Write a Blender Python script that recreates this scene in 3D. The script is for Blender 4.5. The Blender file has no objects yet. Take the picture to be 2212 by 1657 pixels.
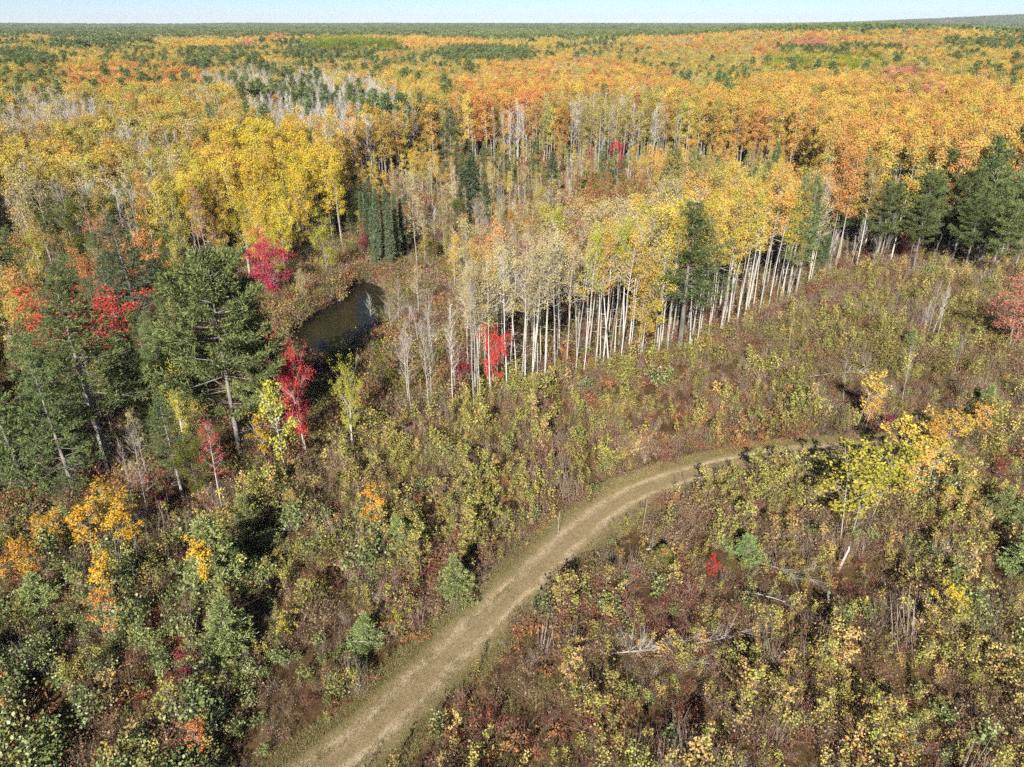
import bpy, math
import numpy as np
R = math.radians
rad = np.radians
# ------------------------------------------------------------------ camera / light
sc = bpy.context.scene
F, CX, CY = 1526.5, 1106.0, 828.5          # photo measured on a 2212 x 1657 grid
CAMZ = 32.0
TH = math.atan((CY - 50.0) / F)
cam = bpy.data.cameras.new('camera'); camo = bpy.data.objects.new('camera', cam)
sc.collection.objects.link(camo); sc.camera = camo
camo.location = (0, 0, CAMZ); camo.rotation_euler = (math.pi / 2 - TH, 0, 0)
cam.sensor_width = 36; cam.lens = 36 * F / 2212; cam.clip_start = 0.5; cam.clip_end = 40000
SUN_EL, SUN_AZ = R(31), R(12)              # light travels 12 deg to the right of the view, 31 deg downwards
world = bpy.data.worlds.new('World'); sc.world = world; world.use_nodes = True
wn = world.node_tree.nodes; wl = world.node_tree.links; wn.clear()
wo = wn.new('ShaderNodeOutputWorld'); bg = wn.new('ShaderNodeBackground'); sky = wn.new('ShaderNodeTexSky')
sky.sky_type = 'NISHITA'; sky.sun_disc = False; sky.sun_elevation = SUN_EL
sky.sun_rotation = math.pi + SUN_AZ; sky.altitude = 300; sky.air_density = 0.6; sky.dust_density = 0.0; sky.ozone_density = 4.0
bg.inputs['Strength'].default_value = 0.054
wl.new(sky.outputs[0], bg.inputs[0]); wl.new(bg.outputs[0], wo.inputs[0])
sun = bpy.data.lights.new('sun', 'SUN'); sun.energy = 5.0; sun.angle = R(0.5); sun.color = (1.0, 0.95, 0.87)
suno = bpy.data.objects.new('sun', sun); sc.collection.objects.link(suno)
suno.rotation_euler = (math.pi / 2 - SUN_EL, 0, -SUN_AZ); suno.location = (-40, -120, 90)
sc.view_settings.view_transform = 'Standard'; sc.view_settings.look = 'None'
sc.view_settings.exposure = 1.0; sc.view_settings.gamma = 1
sc.cycles.use_denoising = False; sc.cycles.use_adaptive_sampling = True; sc.cycles.adaptive_threshold = 0.03
sc.cycles.max_bounces = 4; sc.cycles.diffuse_bounces = 1; sc.cycles.glossy_bounces = 2
sc.cycles.transmission_bounces = 3; sc.cycles.transparent_max_bounces = 4; sc.cycles.volume_bounces = 0

HAZE = 0.8e-4
rng = np.random.default_rng(7)
C = sc.collection.objects
ct, st = math.cos(TH), math.sin(TH)

def ray(px, py):
    u = (np.asarray(px, float) - CX) / F; v = (CY - np.asarray(py, float)) / F
    return u, ct + v * st, -st + v * ct
def G(px, py, z=0.0):                       # photo pixel -> point on a level plane
    dx, dy, dz = ray(px, py); t = (z - CAMZ) / dz
    return dx * t, dy * t
def P(x, y, z):                             # point -> photo pixel
    dz = z - CAMZ; dep = y * ct - dz * st; up = y * st + dz * ct
    return CX + F * x / dep, CY - F * up / dep
def B(bx, by, ty, zb=0.0):                  # visible foot and the row of the top -> x, y, height
    x, y = G(bx, by, zb); _, dy, dz = ray(bx, ty)
    return float(x), float(y), float(CAMZ + dz / dy * y - zb)
def T(tx, ty, h):                           # top pixel and usual height -> x, y, height
    x, y = G(tx, ty, h); return float(x), float(y), h

# ------------------------------------------------------------------ noise
def _hash(i, j, s):
    n = (i.astype(np.int64) * 374761393 + j.astype(np.int64) * 668265263 + s * 1442695041) & 0x7fffffff
    n = ((n ^ (n >> 13)) * 1274126177) & 0x7fffffff
    return ((n ^ (n >> 16)) & 0xffff) / 65535.0
def noise(x, y, s=0):
    x = np.asarray(x, float); y = np.asarray(y, float)
    i = np.floor(x); j = np.floor(y); a = x - i; b = y - j
    a = a * a * (3 - 2 * a); b = b * b * (3 - 2 * b)
    i = i.astype(np.int64); j = j.astype(np.int64)
    return (_hash(i, j, s) * (1 - a) + _hash(i + 1, j, s) * a) * (1 - b) + (_hash(i, j + 1, s) * (1 - a) + _hash(i + 1, j + 1, s) * a) * b
def fbm(x, y, s=0, o=3):
    return sum(noise(x * 2 ** k, y * 2 ** k, s + k) * 0.5 ** k for k in range(o)) / (2 - 0.5 ** (o - 1))
def inpoly(px, py, poly):
    px = np.asarray(px, float); py = np.asarray(py, float); c = np.zeros(px.shape, bool); n = len(poly)
    for k in range(n):
        x1, y1 = poly[k]; x2, y2 = poly[(k + 1) % n]
        if y1 == y2: continue
        c ^= ((y1 > py) != (y2 > py)) & (px < (x2 - x1) * (py - y1) / (y2 - y1) + x1)
    return c

# ------------------------------------------------------------------ places read off the photo
POND = [(590, 738), (628, 705), (668, 668), (735, 632), (760, 600), (800, 585), (845, 605), (868, 640), (850, 690), (850, 725), (820, 740), (785, 755), (748, 765), (735, 800), (660, 800), (610, 775)]
PONDG = [tuple(map(float, G(735 + (a - 735) * .84, 692 + (b - 692) * .84))) for a, b in POND]
EDGE = [(-900, 1230), (-300, 1190), (0, 1150), (150, 1105), (330, 1140), (480, 1095), (620, 1060), (665, 975), (770, 962), (890, 905), (980, 886), (1060, 858), (1140, 834), (1260, 800), (1400, 770), (1470, 758), (1555, 737), (1620, 695), (1700, 650), (1760, 606), (1830, 590), (1900, 584), (2000, 570), (2120, 560), (2212, 548), (2600, 540), (3200, 530)]
CLEAR = EDGE + [(5200, 1657), (4200, 2600), (1106, 2600), (-2500, 2600)]
TRK = [(560, 1790), (640, 1712), (720, 1650), (800, 1588), (880, 1510), (960, 1428), (1050, 1345), (1130, 1270), (1210, 1190), (1280, 1130), (1350, 1083), (1430, 1050), (1520, 1025), (1620, 1004), (1720, 990), (1830, 982), (1960, 978), (2150, 976), (2400, 974), (2800, 975)]
def catmull(pts, n):
    p = np.array([pts[0]] + list(pts) + [pts[-1]], float); out = []
    for k in range(1, len(p) - 2):
        t = np.linspace(0, 1, n, endpoint=False)[:, None]
        a, b, c, d = p[k - 1], p[k], p[k + 1], p[k + 2]
        out.append(0.5 * (2 * b + (c - a) * t + (2 * a - 5 * b + 4 * c - d) * t ** 2 + (3 * b - a - 3 * c + d) * t ** 3))
    out.append(p[-2:-1]); return np.concatenate(out)
TRKG = catmull([tuple(map(float, G(a, b))) for a, b in TRK], 24)
def trackdist(x, y):
    x = np.asarray(x, float).ravel(); y = np.asarray(y, float).ravel(); out = np.full(x.shape, 1e9)
    q = TRKG[::3]
    for k in range(0, len(x), 20000):
        s = slice(k, k + 20000)
        d = np.hypot(x[s, None] - q[None, :, 0], y[s, None] - q[None, :, 1]); out[s] = d.min(1)
    return out
def polydist(x, y, poly):                   # distance to outline, negative inside
    x = np.asarray(x, float); y = np.asarray(y, float); d = np.full(x.shape, 1e9)
    for k in range(len(poly)):
        ax, ay = poly[k]; bx, by = poly[(k + 1) % len(poly)]; ex, ey = bx - ax, by - ay
        t = np.clip(((x - ax) * ex + (y - ay) * ey) / (ex * ex + ey * ey), 0, 1)
        d = np.minimum(d, np.hypot(x - ax - t * ex, y - ay - t * ey))
    return np.where(inpoly(x, y, poly), -d, d)
def sstep(a, b, v):
    t = np.clip((v - a) / (b - a), 0, 1); return t * t * (3 - 2 * t)
def ground_z(x, y):
    x = np.asarray(x, float); y = np.asarray(y, float); r = np.hypot(x, y)
    z = (fbm(x / 7, y / 7, 3) - 0.5) * 0.35 * sstep(5, 30, r)
    z = z + (fbm(x / 130, y / 130, 5) - 0.5) * 2 * sstep(200, 420, y)
    az = np.degrees(np.arctan2(x, y))
    z = z + 10 * np.exp(-((az - 24) / 12.5) ** 2) * np.exp(-((r - 900) / 430) ** 2)
    z = z + 4 * np.exp(-((az - 40) / 15) ** 2) * np.exp(-((r - 500) / 260) ** 2)
    z = z + (fbm(x / 1500, y / 900, 9) - 0.45) * 26 * sstep(1800, 4200, r)
    z = z + 70 * np.exp(-((az - 36) / 11) ** 2) * sstep(3800, 6500, r)
    near = (np.abs(x) < 60) & (y > 40) & (y < 130)
    pd = np.full(x.shape, 50.0)
    if near.any(): pd[near] = polydist(x[near], y[near], PONDG)
    return z - 1.3 * (1 - sstep(-1.5, 2.2, pd))

# ------------------------------------------------------------------ mesh building
class MB:
    def __init__(s): s.v = []; s.f = []; s.n = 0
    def add(s, v, f, m=0):
        v = np.asarray(v, np.float32).reshape(-1, 3); f = np.asarray(f, np.int64)
        if len(f) == 0: return
        s.v.append(v); s.f.append((f + s.n, m)); s.n += len(v)
    def tube(s, pts, rad_, sides=5, m=0):
        pts = np.asarray(pts, float); n = len(pts); rad_ = np.broadcast_to(rad_, (n,))
        t = np.gradient(pts, axis=0); t /= np.linalg.norm(t, axis=1)[:, None] + 1e-9
        ref = np.where(np.abs(t[:, 2:3]) > 0.9, np.array([[1., 0, 0]]), np.array([[0, 0, 1.]]))
        a = np.cross(t, ref); a /= np.linalg.norm(a, axis=1)[:, None] + 1e-9; b = np.cross(t, a)
        if abs(t[0, 2]) > 0.9: a = np.tile([1., 0, 0], (n, 1)); b = np.tile([0, 1., 0], (n, 1))
        an = np.arange(sides) * 2 * np.pi / sides
        ring = pts[:, None] + rad_[:, None, None] * (np.cos(an)[None, :, None] * a[:, None] + np.sin(an)[None, :, None] * b[:, None])
        i = np.arange(n - 1)[:, None] * sides; j = np.arange(sides)[None]; j2 = (j + 1) % sides
        f = np.stack([i + j, i + j2, i + sides + j2, i + sides + j], -1).reshape(-1, 4)
        s.add(ring.reshape(-1, 3), f, m)
    def twigs(s, p0, p1, w, rg, m=0):       # slender tapering slips
        p0 = np.asarray(p0, float); p1 = np.asarray(p1, float); n = len(p0)
        if n == 0: return
        d = p1 - p0; r = rg.normal(size=(n, 3)); c = np.cross(d, r); c /= np.linalg.norm(c, axis=1)[:, None] + 1e-9
        w = np.broadcast_to(w, (n,))[:, None]
        v = np.stack([p0 - c * w / 2, p0 + c * w / 2, p1], 1).reshape(-1, 3)
        s.add(v, np.arange(n * 3).reshape(-1, 3), m)
    def leaves(s, c, size, rg, up=0.5, asp=0.75, m=0, bias=(0, 0, 1)):
        c = np.asarray(c, float); n = len(c)
        if n == 0: return
        nr = rg.normal(size=(n, 3)); nr /= np.linalg.norm(nr, axis=1)[:, None]
        nr = nr + np.array(bias) * up; nr /= np.linalg.norm(nr, axis=1)[:, None] + 1e-9
        t = np.cross(nr, rg.normal(size=(n, 3))); t /= np.linalg.norm(t, axis=1)[:, None] + 1e-9
        b = np.cross(nr, t); sz = (np.broadcast_to(size, (n,)) * rg.uniform(0.65, 1.3, n))[:, None]
        v = np.stack([c - t * sz / 2, c + b * sz * asp / 2 - t * sz * 0.08, c + t * sz / 2, c - b * sz * asp / 2 - t * sz * 0.08], 1).reshape(-1, 3)
        s.add(v, np.arange(n * 4).reshape(-1, 4), m)
    def merge(s, o, mo=0, off=None, sc_=None):
        base = s.n
        for v in o.v:
            w = v.copy()
            if sc_ is not None: w *= np.asarray(sc_, np.float32)
            if off is not None: w += np.asarray(off, np.float32)
            s.v.append(w)
        for f, m in o.f: s.f.append((f + base, m + mo))
        s.n += o.n
    def mesh(s, name, mats, smooth=False):
        me = bpy.data.meshes.new(name)
        if not s.v: return me
        v = np.concatenate(s.v); lo, st_, mi, k = [], [], [], 0
        for f, m in s.f:
            w = f.shape[1]; lo.append(f.ravel()); st_.append(k + np.arange(len(f)) * w); k += f.size
            mi.append(np.full(len(f), m, np.int32))
        lo = np.concatenate(lo); st_ = np.concatenate(st_); mi = np.concatenate(mi)
        me.vertices.add(len(v)); me.vertices.foreach_set('co', v.ravel())
        me.loops.add(len(lo)); me.loops.foreach_set('vertex_index', lo.astype(np.int32))
        me.polygons.add(len(st_)); me.polygons.foreach_set('loop_start', st_.astype(np.int32))
        me.polygons.foreach_set('material_index', mi)
        if smooth: me.polygons.foreach_set('use_smooth', np.ones(len(st_), bool))
        for m in mats: me.materials.append(m)
        me.update(calc_edges=True); return me

# ------------------------------------------------------------------ materials
def newmat(name):
    m = bpy.data.materials.new(name); m.use_nodes = True; nt = m.node_tree; nt.nodes.clear()
    return m, nt, nt.nodes.new('ShaderNodeOutputMaterial')
def ramp(nt, stops, interp='LINEAR'):
    r = nt.nodes.new('ShaderNodeValToRGB'); r.color_ramp.interpolation = interp
    el = r.color_ramp.elements
    while len(el) < len(stops): el.new(0.5)
    for e, (p, c) in zip(el, stops): e.position = p; e.color = (*c, 1)
    return r
def leafmat(name, cols, tr=0.2, gloss=0.0, hue=0.025, val=0.25):
    m, nt, out = newmat(name); N, L = nt.nodes, nt.links
    g = N.new('ShaderNodeNewGeometry'); oi = N.new('ShaderNodeObjectInfo')
    k = len(cols); r = ramp(nt, [(i / max(k - 1, 1), c) for i, c in enumerate(cols)])
    L.new(g.outputs['Random Per Island'], r.inputs[0])
    h = N.new('ShaderNodeHueSaturation')
    mr = N.new('ShaderNodeMapRange'); mr.inputs['To Min'].default_value = 0.5 - hue; mr.inputs['To Max'].default_value = 0.5 + hue
    L.new(oi.outputs['Random'], mr.inputs['Value']); L.new(mr.outputs[0], h.inputs['Hue'])
    ml = N.new('ShaderNodeMath'); ml.operation = 'MULTIPLY'; ml.inputs[1].default_value = 7.31; L.new(oi.outputs['Random'], ml.inputs[0])
    fr = N.new('ShaderNodeMath'); fr.operation = 'FRACT'; L.new(ml.outputs[0], fr.inputs[0])
    mv = N.new('ShaderNodeMapRange'); mv.inputs['To Min'].default_value = 1 - val; mv.inputs['To Max'].default_value = 1 + val * 0.7
    L.new(fr.outputs[0], mv.inputs['Value']); L.new(mv.outputs[0], h.inputs['Value']); L.new(r.outputs[0], h.inputs['Color'])
    d = N.new('ShaderNodeBsdfDiffuse'); t = N.new('ShaderNodeBsdfTranslucent'); mx = N.new('ShaderNodeMixShader'); mx.inputs[0].default_value = tr
    L.new(h.outputs[0], d.inputs[0]); L.new(h.outputs[0], t.inputs[0]); L.new(d.outputs[0], mx.inputs[1]); L.new(t.outputs[0], mx.inputs[2])
    last = mx
    if gloss > 0:
        gl = N.new('ShaderNodeBsdfGlossy'); gl.inputs['Roughness'].default_value = 0.42; gl.inputs['Color'].default_value = (0.9, 0.95, 1, 1)
        m2 = N.new('ShaderNodeMixShader'); m2.inputs[0].default_value = gloss
        L.new(mx.outputs[0], m2.inputs[1]); L.new(gl.outputs[0], m2.inputs[2]); last = m2
    L.new(last.outputs[0], out.inputs[0]); return m
def barkmat(name, c1, c2, scale=3.0, lo=0.45, hi=0.62, stretch=0.25):
    m, nt, out = newmat(name); N, L = nt.nodes, nt.links
    tc = N.new('ShaderNodeTexCoord'); mp = N.new('ShaderNodeMapping'); mp.inputs['Scale'].default_value = (1, 1, stretch)
    nz = N.new('ShaderNodeTexNoise'); nz.inputs['Scale'].default_value = scale; nz.inputs['Detail'].default_value = 3
    r = ramp(nt, [(lo, c1), (hi, c2)]); d = N.new('ShaderNodeBsdfDiffuse')
    L.new(tc.outputs['Object'], mp.inputs[0]); L.new(mp.outputs[0], nz.inputs[0]); L.new(nz.outputs[0], r.inputs[0])
    oi = N.new('ShaderNodeObjectInfo'); mv = N.new('ShaderNodeMapRange'); mv.inputs['To Min'].default_value = .55; mv.inputs['To Max'].default_value = 1.12; L.new(oi.outputs['Random'], mv.inputs['Value'])
    hs = N.new('ShaderNodeHueSaturation'); L.new(mv.outputs[0], hs.inputs['Value']); L.new(r.outputs[0], hs.inputs['Color']); L.new(hs.outputs[0], d.inputs[0])
    L.new(d.outputs[0], out.inputs[0]); return m
LM = {
 'gold':   leafmat('gold_leaves', [(0.46, 0.27, 0.05), (0.6, 0.38, 0.075), (0.66, 0.45, 0.09), (0.54, 0.42, 0.11)]),
 'yellow': leafmat('yellow_leaves', [(0.5, 0.33, 0.03), (0.64, 0.45, 0.045), (0.7, 0.52, 0.07), (0.5, 0.43, 0.06)], hue=.015),
 'amber':  leafmat('amber_leaves', [(0.5, 0.24, 0.05), (0.62, 0.33, 0.08), (0.66, 0.4, 0.11), (0.56, 0.4, 0.14)]),
 'orange': leafmat('orange_leaves', [(0.5, 0.19, 0.05), (0.6, 0.28, 0.085), (0.64, 0.36, 0.12)]),
 'olive':  leafmat('olive_leaves', [(0.26, 0.22, 0.05), (0.4, 0.33, 0.08), (0.5, 0.4, 0.11), (0.46, 0.35, 0.1)], hue=.03),
 'straw':  leafmat('straw_leaves', [(0.4, 0.31, 0.14), (0.5, 0.4, 0.19), (0.54, 0.45, 0.24), (0.46, 0.36, 0.12)], hue=.02),
 'lime':   leafmat('lime_leaves', [(0.28, 0.27, 0.04), (0.42, 0.38, 0.06), (0.52, 0.46, 0.08), (0.4, 0.36, 0.06)], hue=.02),
 'green':  leafmat('green_leaves', [(.055, .085, .018), (.10, .14, .025), (.17, .19, .03), (.24, .20, .03)], hue=.03),
 'spring': leafmat('bright_green_leaves', [(.12, .17, .02), (.20, .26, .03), (.30, .33, .035)], hue=.02),
 'crimson':leafmat('crimson_leaves', [(0.4, 0.018, 0.035), (0.54, 0.04, 0.06), (0.62, 0.08, 0.09), (0.42, 0.03, 0.08)], hue=.015),
 'scarlet':leafmat('scarlet_leaves', [(.48, .03, .03), (.62, .07, .05), (.66, .13, .06)], hue=.015),
 'coral':  leafmat('coral_leaves', [(0.46, 0.15, 0.1), (0.56, 0.23, 0.15), (0.58, 0.3, 0.18)], hue=.02),
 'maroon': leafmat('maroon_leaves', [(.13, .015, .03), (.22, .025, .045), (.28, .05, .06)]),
 'rust':   leafmat('rust_leaves', [(0.22, 0.09, 0.04), (0.32, 0.15, 0.06), (0.4, 0.22, 0.09), (0.28, 0.16, 0.08)]),
 'pine':   leafmat('pine_needles', [(0.085, 0.115, 0.045), (0.15, 0.19, 0.07), (0.24, 0.28, 0.1)], tr=.12, hue=.015, val=.3),
 'spruce': leafmat('spruce_needles', [(0.06, 0.09, 0.045), (0.105, 0.14, 0.07), (0.17, 0.21, 0.11)], tr=.08, hue=.015, val=.3),
 'grey_needle': leafmat('pale_lichen_needles', [(.22, .25, .20), (.32, .34, .28)], tr=.05),
 'flame':  leafmat('bright_orange_yellow_leaves', [(0.54, 0.24, 0.025), (0.64, 0.34, 0.045), (0.68, 0.43, 0.07)], hue=.015),
 'cedar':  leafmat('young_pine_needles', [(0.15, 0.19, 0.07), (0.26, 0.32, 0.11), (0.37, 0.42, 0.17)], tr=.15),
 'brush':  leafmat('brown_brush_leaves', [(0.11, 0.06, 0.035), (0.2, 0.115, 0.065), (0.3, 0.19, 0.11), (0.44, 0.33, 0.2), (0.22, 0.09, 0.06)], hue=.02),
 'brushred': leafmat('red_brush_leaves', [(.18, .03, .03), (.28, .06, .05), (.34, .12, .07), (.20, .07, .05)], hue=.02),
 'broad':  leafmat('broad_green_leaves', [(0.11, 0.14, 0.04), (0.19, 0.23, 0.07), (0.29, 0.33, 0.12), (0.38, 0.4, 0.18)], gloss=.025, hue=.02),
 'sucker': leafmat('yellow_green_sucker_leaves', [(0.2, 0.2, 0.05), (0.32, 0.3, 0.07), (0.46, 0.41, 0.12), (0.52, 0.42, 0.14)], hue=.03),
 'suckgold': leafmat('golden_sucker_leaves', [(0.46, 0.28, 0.07), (0.56, 0.38, 0.11), (0.6, 0.48, 0.22), (0.44, 0.38, 0.12)], hue=.03),
 'oliveground': leafmat('olive_shrub_leaves', [(.12, .12, .03), (.19, .18, .045), (.28, .25, .07), (.22, .15, .05)], hue=.03),
 'fern':   leafmat('rusty_fern', [(.28, .12, .045), (.38, .19, .08), (.46, .27, .13)], hue=.02),
 'grass':  leafmat('dry_grass', [(.22, .18, .07), (.32, .26, .11), (.40, .32, .16), (.20, .20, .07)], hue=.02),
 'grassgreen': leafmat('green_grass', [(.15, .16, .05), (.22, .22, .08), (.32, .27, .12)], hue=.02),
}
BK = {
 'aspen': barkmat('pale_aspen_bark', (.50, .45, .37), (.30, .26, .21), 1.6, .5, .72),
 'birch': barkmat('white_birch_bark', (.56, .52, .46), (.25, .22, .19), 1.8, .55, .75),
 'grey':  barkmat('grey_twigs', (.40, .33, .27), (.27, .21, .17), 2.0),
 'pine':  barkmat('grey_pine_bark', (.30, .27, .24), (.17, .145, .125), 2.5),
 'brown': barkmat('brown_stems', (.27, .19, .13), (.36, .28, .20), 2.0),
 'dead':  barkmat('bleached_dead_wood', (.44, .40, .36), (.28, .25, .22), 3.0),
}
m, nt, out = newmat('forest_floor'); N, L = nt.nodes, nt.links
tc = N.new('ShaderNodeTexCoord'); n1 = N.new('ShaderNodeTexNoise'); n1.inputs['Scale'].default_value = 0.35; n1.inputs['Detail'].default_value = 8; n1.inputs['Roughness'].default_value = .7
n2 = N.new('ShaderNodeTexNoise'); n2.inputs['Scale'].default_value = 5.0; n2.inputs['Detail'].default_value = 6; n2.inputs['Roughness'].default_value = .75
r1 = ramp(nt, [(.3, (.055, .035, .02)), (.5, (.10, .065, .035)), (.7, (.14, .105, .05))]); r2 = ramp(nt, [(.3, (.55, .5, .5)), (.7, (1.3, 1.25, 1.2))])
mu = N.new('ShaderNodeMix'); mu.data_type = 'RGBA'; mu.blend_type = 'MULTIPLY'; mu.inputs['Factor'].default_value = 1
L.new(tc.outputs['Object'], n1.inputs[0]); L.new(tc.outputs['Object'], n2.inputs[0]); L.new(n1.outputs[0], r1.inputs[0]); L.new(n2.outputs[0], r2.inputs[0])
L.new(r1.outputs[0], mu.inputs['A']); L.new(r2.outputs[0], mu.inputs['B'])
d = N.new('ShaderNodeBsdfDiffuse'); bp = N.new('ShaderNodeBump'); bp.inputs['Strength'].default_value = .6; bp.inputs['Distance'].default_value = .08
L.new(n2.outputs[0], bp.inputs['Height']); L.new(bp.outputs[0], d.inputs['Normal']); L.new(mu.outputs['Result'], d.inputs[0]); L.new(d.outputs[0], out.inputs[0])
M_FLOOR = m
# dirt track: lateral position in a UV map (u across in metres, v along)
m, nt, out = newmat('dirt_track_surface'); N, L = nt.nodes, nt.links
uv = N.new('ShaderNodeUVMap'); uv.uv_map = 'across'; tc = N.new('ShaderNodeTexCoord')
n1 = N.new('ShaderNodeTexNoise'); n1.inputs['Scale'].default_value = .55; n1.inputs['Detail'].default_value = 5
n2 = N.new('ShaderNodeTexNoise'); n2.inputs['Scale'].default_value = 9; n2.inputs['Detail'].default_value = 7; n2.inputs['Roughness'].default_value = .75
L.new(tc.outputs['Object'], n1.inputs[0]); L.new(tc.outputs['Object'], n2.inputs[0])
sx = N.new('ShaderNodeSeparateXYZ'); L.new(uv.outputs[0], sx.inputs[0])
wob = N.new('ShaderNodeMath'); wob.operation = 'MULTIPLY_ADD'; wob.inputs[1].default_value = .9; L.new(n1.outputs[0], wob.inputs[0]); L.new(sx.outputs[0], wob.inputs[2])
w2 = N.new('ShaderNodeMath'); w2.operation = 'MULTIPLY_ADD'; w2.inputs[1].default_value = .7; L.new(n2.outputs[0], w2.inputs[0]); L.new(wob.outputs[0], w2.inputs[2])
w3 = N.new('ShaderNodeMath'); w3.operation = 'SUBTRACT'; w3.inputs[1].default_value = .8; L.new(w2.outputs[0], w3.inputs[0])
ab = N.new('ShaderNodeMath'); ab.operation = 'ABSOLUTE'; L.new(w3.outputs[0], ab.inputs[0])
mr = N.new('ShaderNodeMapRange'); mr.inputs['From Max'].default_value = 3.0; L.new(ab.outputs[0], mr.inputs[0])
mid, rut, ver = (.27, .205, .115), (.41, .315, .205), (.24, .19, .10)
r1 = ramp(nt, [(0, mid), (.13, mid), (.20, rut), (.30, rut), (.40, ver), (.7, (.21, .17, .085)), (1, (.15, .10, .055))]); L.new(mr.outputs[0], r1.inputs[0])
vm = N.new('ShaderNodeVectorMath'); vm.operation = 'MULTIPLY'; vm.inputs[1].default_value = (5, .8, 1); L.new(uv.outputs[0], vm.inputs[0])
n3 = N.new('ShaderNodeTexNoise'); n3.inputs['Scale'].default_value = 1.6; n3.inputs['Detail'].default_value = 8; n3.inputs['Roughness'].default_value = .8; L.new(vm.outputs[0], n3.inputs[0])
r2 = ramp(nt, [(.3, (.5, .52, .48)), (.5, (1, 1, 1)), (.7, (1.5, 1.42, 1.35))]); L.new(n3.outputs[0], r2.inputs[0])
mu = N.new('ShaderNodeMix'); mu.data_type = 'RGBA'; mu.blend_type = 'MULTIPLY'; mu.inputs['Factor'].default_value = 1
L.new(r1.outputs[0], mu.inputs['A']); L.new(r2.outputs[0], mu.inputs['B'])
d = N.new('ShaderNodeBsdfDiffuse'); bp = N.new('ShaderNodeBump'); bp.inputs['Strength'].default_value = .7; bp.inputs['Distance'].default_value = .05
L.new(n2.outputs[0], bp.inputs['Height']); L.new(bp.outputs[0], d.inputs['Normal']); L.new(mu.outputs['Result'], d.inputs[0]); L.new(d.outputs[0], out.inputs[0])
M_TRACK = m
m, nt, out = newmat('dark_pond_water'); N, L = nt.nodes, nt.links
pb = N.new('ShaderNodeBsdfPrincipled'); pb.inputs['Base Color'].default_value = (.018, .017, .010, 1); pb.inputs['Roughness'].default_value = .12; pb.inputs['Specular IOR Level'].default_value = .3; pb.inputs['IOR'].default_value = 1.33
tc = N.new('ShaderNodeTexCoord'); n1 = N.new('ShaderNodeTexNoise'); n1.inputs['Scale'].default_value = 2.2; n1.inputs['Detail'].default_value = 3
bp = N.new('ShaderNodeBump'); bp.inputs['Strength'].default_value = .06; bp.inputs['Distance'].default_value = .05
L.new(tc.outputs['Object'], n1.inputs[0]); L.new(n1.outputs[0], bp.inputs['Height']); L.new(bp.outputs[0], pb.inputs['Normal']); L.new(pb.outputs[0], out.inputs[0])
M_WATER = m

# ------------------------------------------------------------------ ground, pond, track
def axis(segs):
    out = [segs[0][0]]
    for a, b, s0, s1 in segs:
        x = a
        while x < b - 1e-6:
            t = (x - a) / (b - a); x = min(b, x + s0 + (s1 - s0) * t); out.append(x)
    return np.array(out)
xs_pos = axis([(0, 60, .6, .6), (60, 200, .8, 8), (200, 1500, 8, 60), (1500, 9500, 80, 500)])
xs = np.concatenate([-xs_pos[:0:-1], xs_pos])
ys = axis([(-700, 0, 90, 12), (0, 18, 4, .6), (18, 110, .5, .6), (110, 260, .8, 8), (260, 1600, 8, 40), (1600, 11000, 60, 300)])
X, Y = np.meshgrid(xs, ys); Z = ground_z(X, Y)
nx, ny = len(xs), len(ys)
i = np.arange(ny - 1)[:, None] * nx + np.arange(nx - 1)[None]
mb = MB(); mb.add(np.stack([X, Y, Z], -1).reshape(-1, 3), np.stack([i, i + 1, i + nx + 1, i + nx], -1).reshape(-1, 4))
o = bpy.data.objects.new('ground', mb.mesh('ground', [M_FLOOR], True)); C.link(o); o['kind'] = 'structure'; o['label'] = 'brown leaf littered ground of the clearing and forest'
# pond water sheet, a little larger than its outline and cut by the banks
cx0 = np.mean([p[0] for p in PONDG]); cy0 = np.mean([p[1] for p in PONDG])
bm_ = MB(); pg = np.array([(cx0 + (a - cx0) * 1.12, cy0 + (b - cy0) * 1.12) for a, b in PONDG])
pv = np.concatenate([[[cx0, cy0, -.55]], np.c_[pg, np.full(len(pg), -.55)]]); k = np.arange(len(pg))
bm_.add(pv, np.stack([np.zeros_like(k), 1 + k, 1 + (k + 1) % len(pg)], -1))
o = bpy.data.objects.new('pond_water', bm_.mesh('pond_water', [M_WATER])); C.link(o); o['kind'] = 'structure'; o['label'] = 'small dark beaver pond among the trees'
# track sheet
tg = np.gradient(TRKG, axis=0); tg /= np.linalg.norm(tg, axis=1)[:, None]; nr = np.stack([tg[:, 1], -tg[:, 0]], 1)
lat = np.linspace(-2.3, 2.3, 37); tx = TRKG[:, None, 0] + lat[None, :, None][..., 0] * nr[:, None, 0]; ty_ = TRKG[:, None, 1] + lat[None, :] * nr[:, None, 1]
rutd = np.exp(-((np.abs(lat) - .78) / .26) ** 2) * .07
tz = ground_z(tx, ty_) + .12 - rutd[None] + .03 * fbm(tx * 1.5, ty_ * 1.5, 12) - .20 * sstep(1.5, 2.3, np.abs(lat))[None]
a, b = tx.shape; i = np.arange(a - 1)[:, None] * b + np.arange(b - 1)[None]
mb = MB(); mb.add(np.stack([tx, ty_, tz], -1).reshape(-1, 3), np.stack([i, i + 1, i + b + 1, i + b], -1).reshape(-1, 4))
me = mb.mesh('dirt_track', [M_TRACK], True); uvl = me.uv_layers.new(name='across')
vi = np.zeros(len(me.loops), np.int32); me.loops.foreach_get('vertex_index', vi)
alng = np.repeat(np.arange(a) * .5, b); uvd = np.stack([np.tile(lat, a)[vi], alng[vi]], -1).astype(np.float32); uvl.data.foreach_set('uv', uvd.ravel())
o = bpy.data.objects.new('dirt_track', me); C.link(o); o['kind'] = 'structure'; o['label'] = 'two rutted dirt track curving through the clearing'

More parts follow.
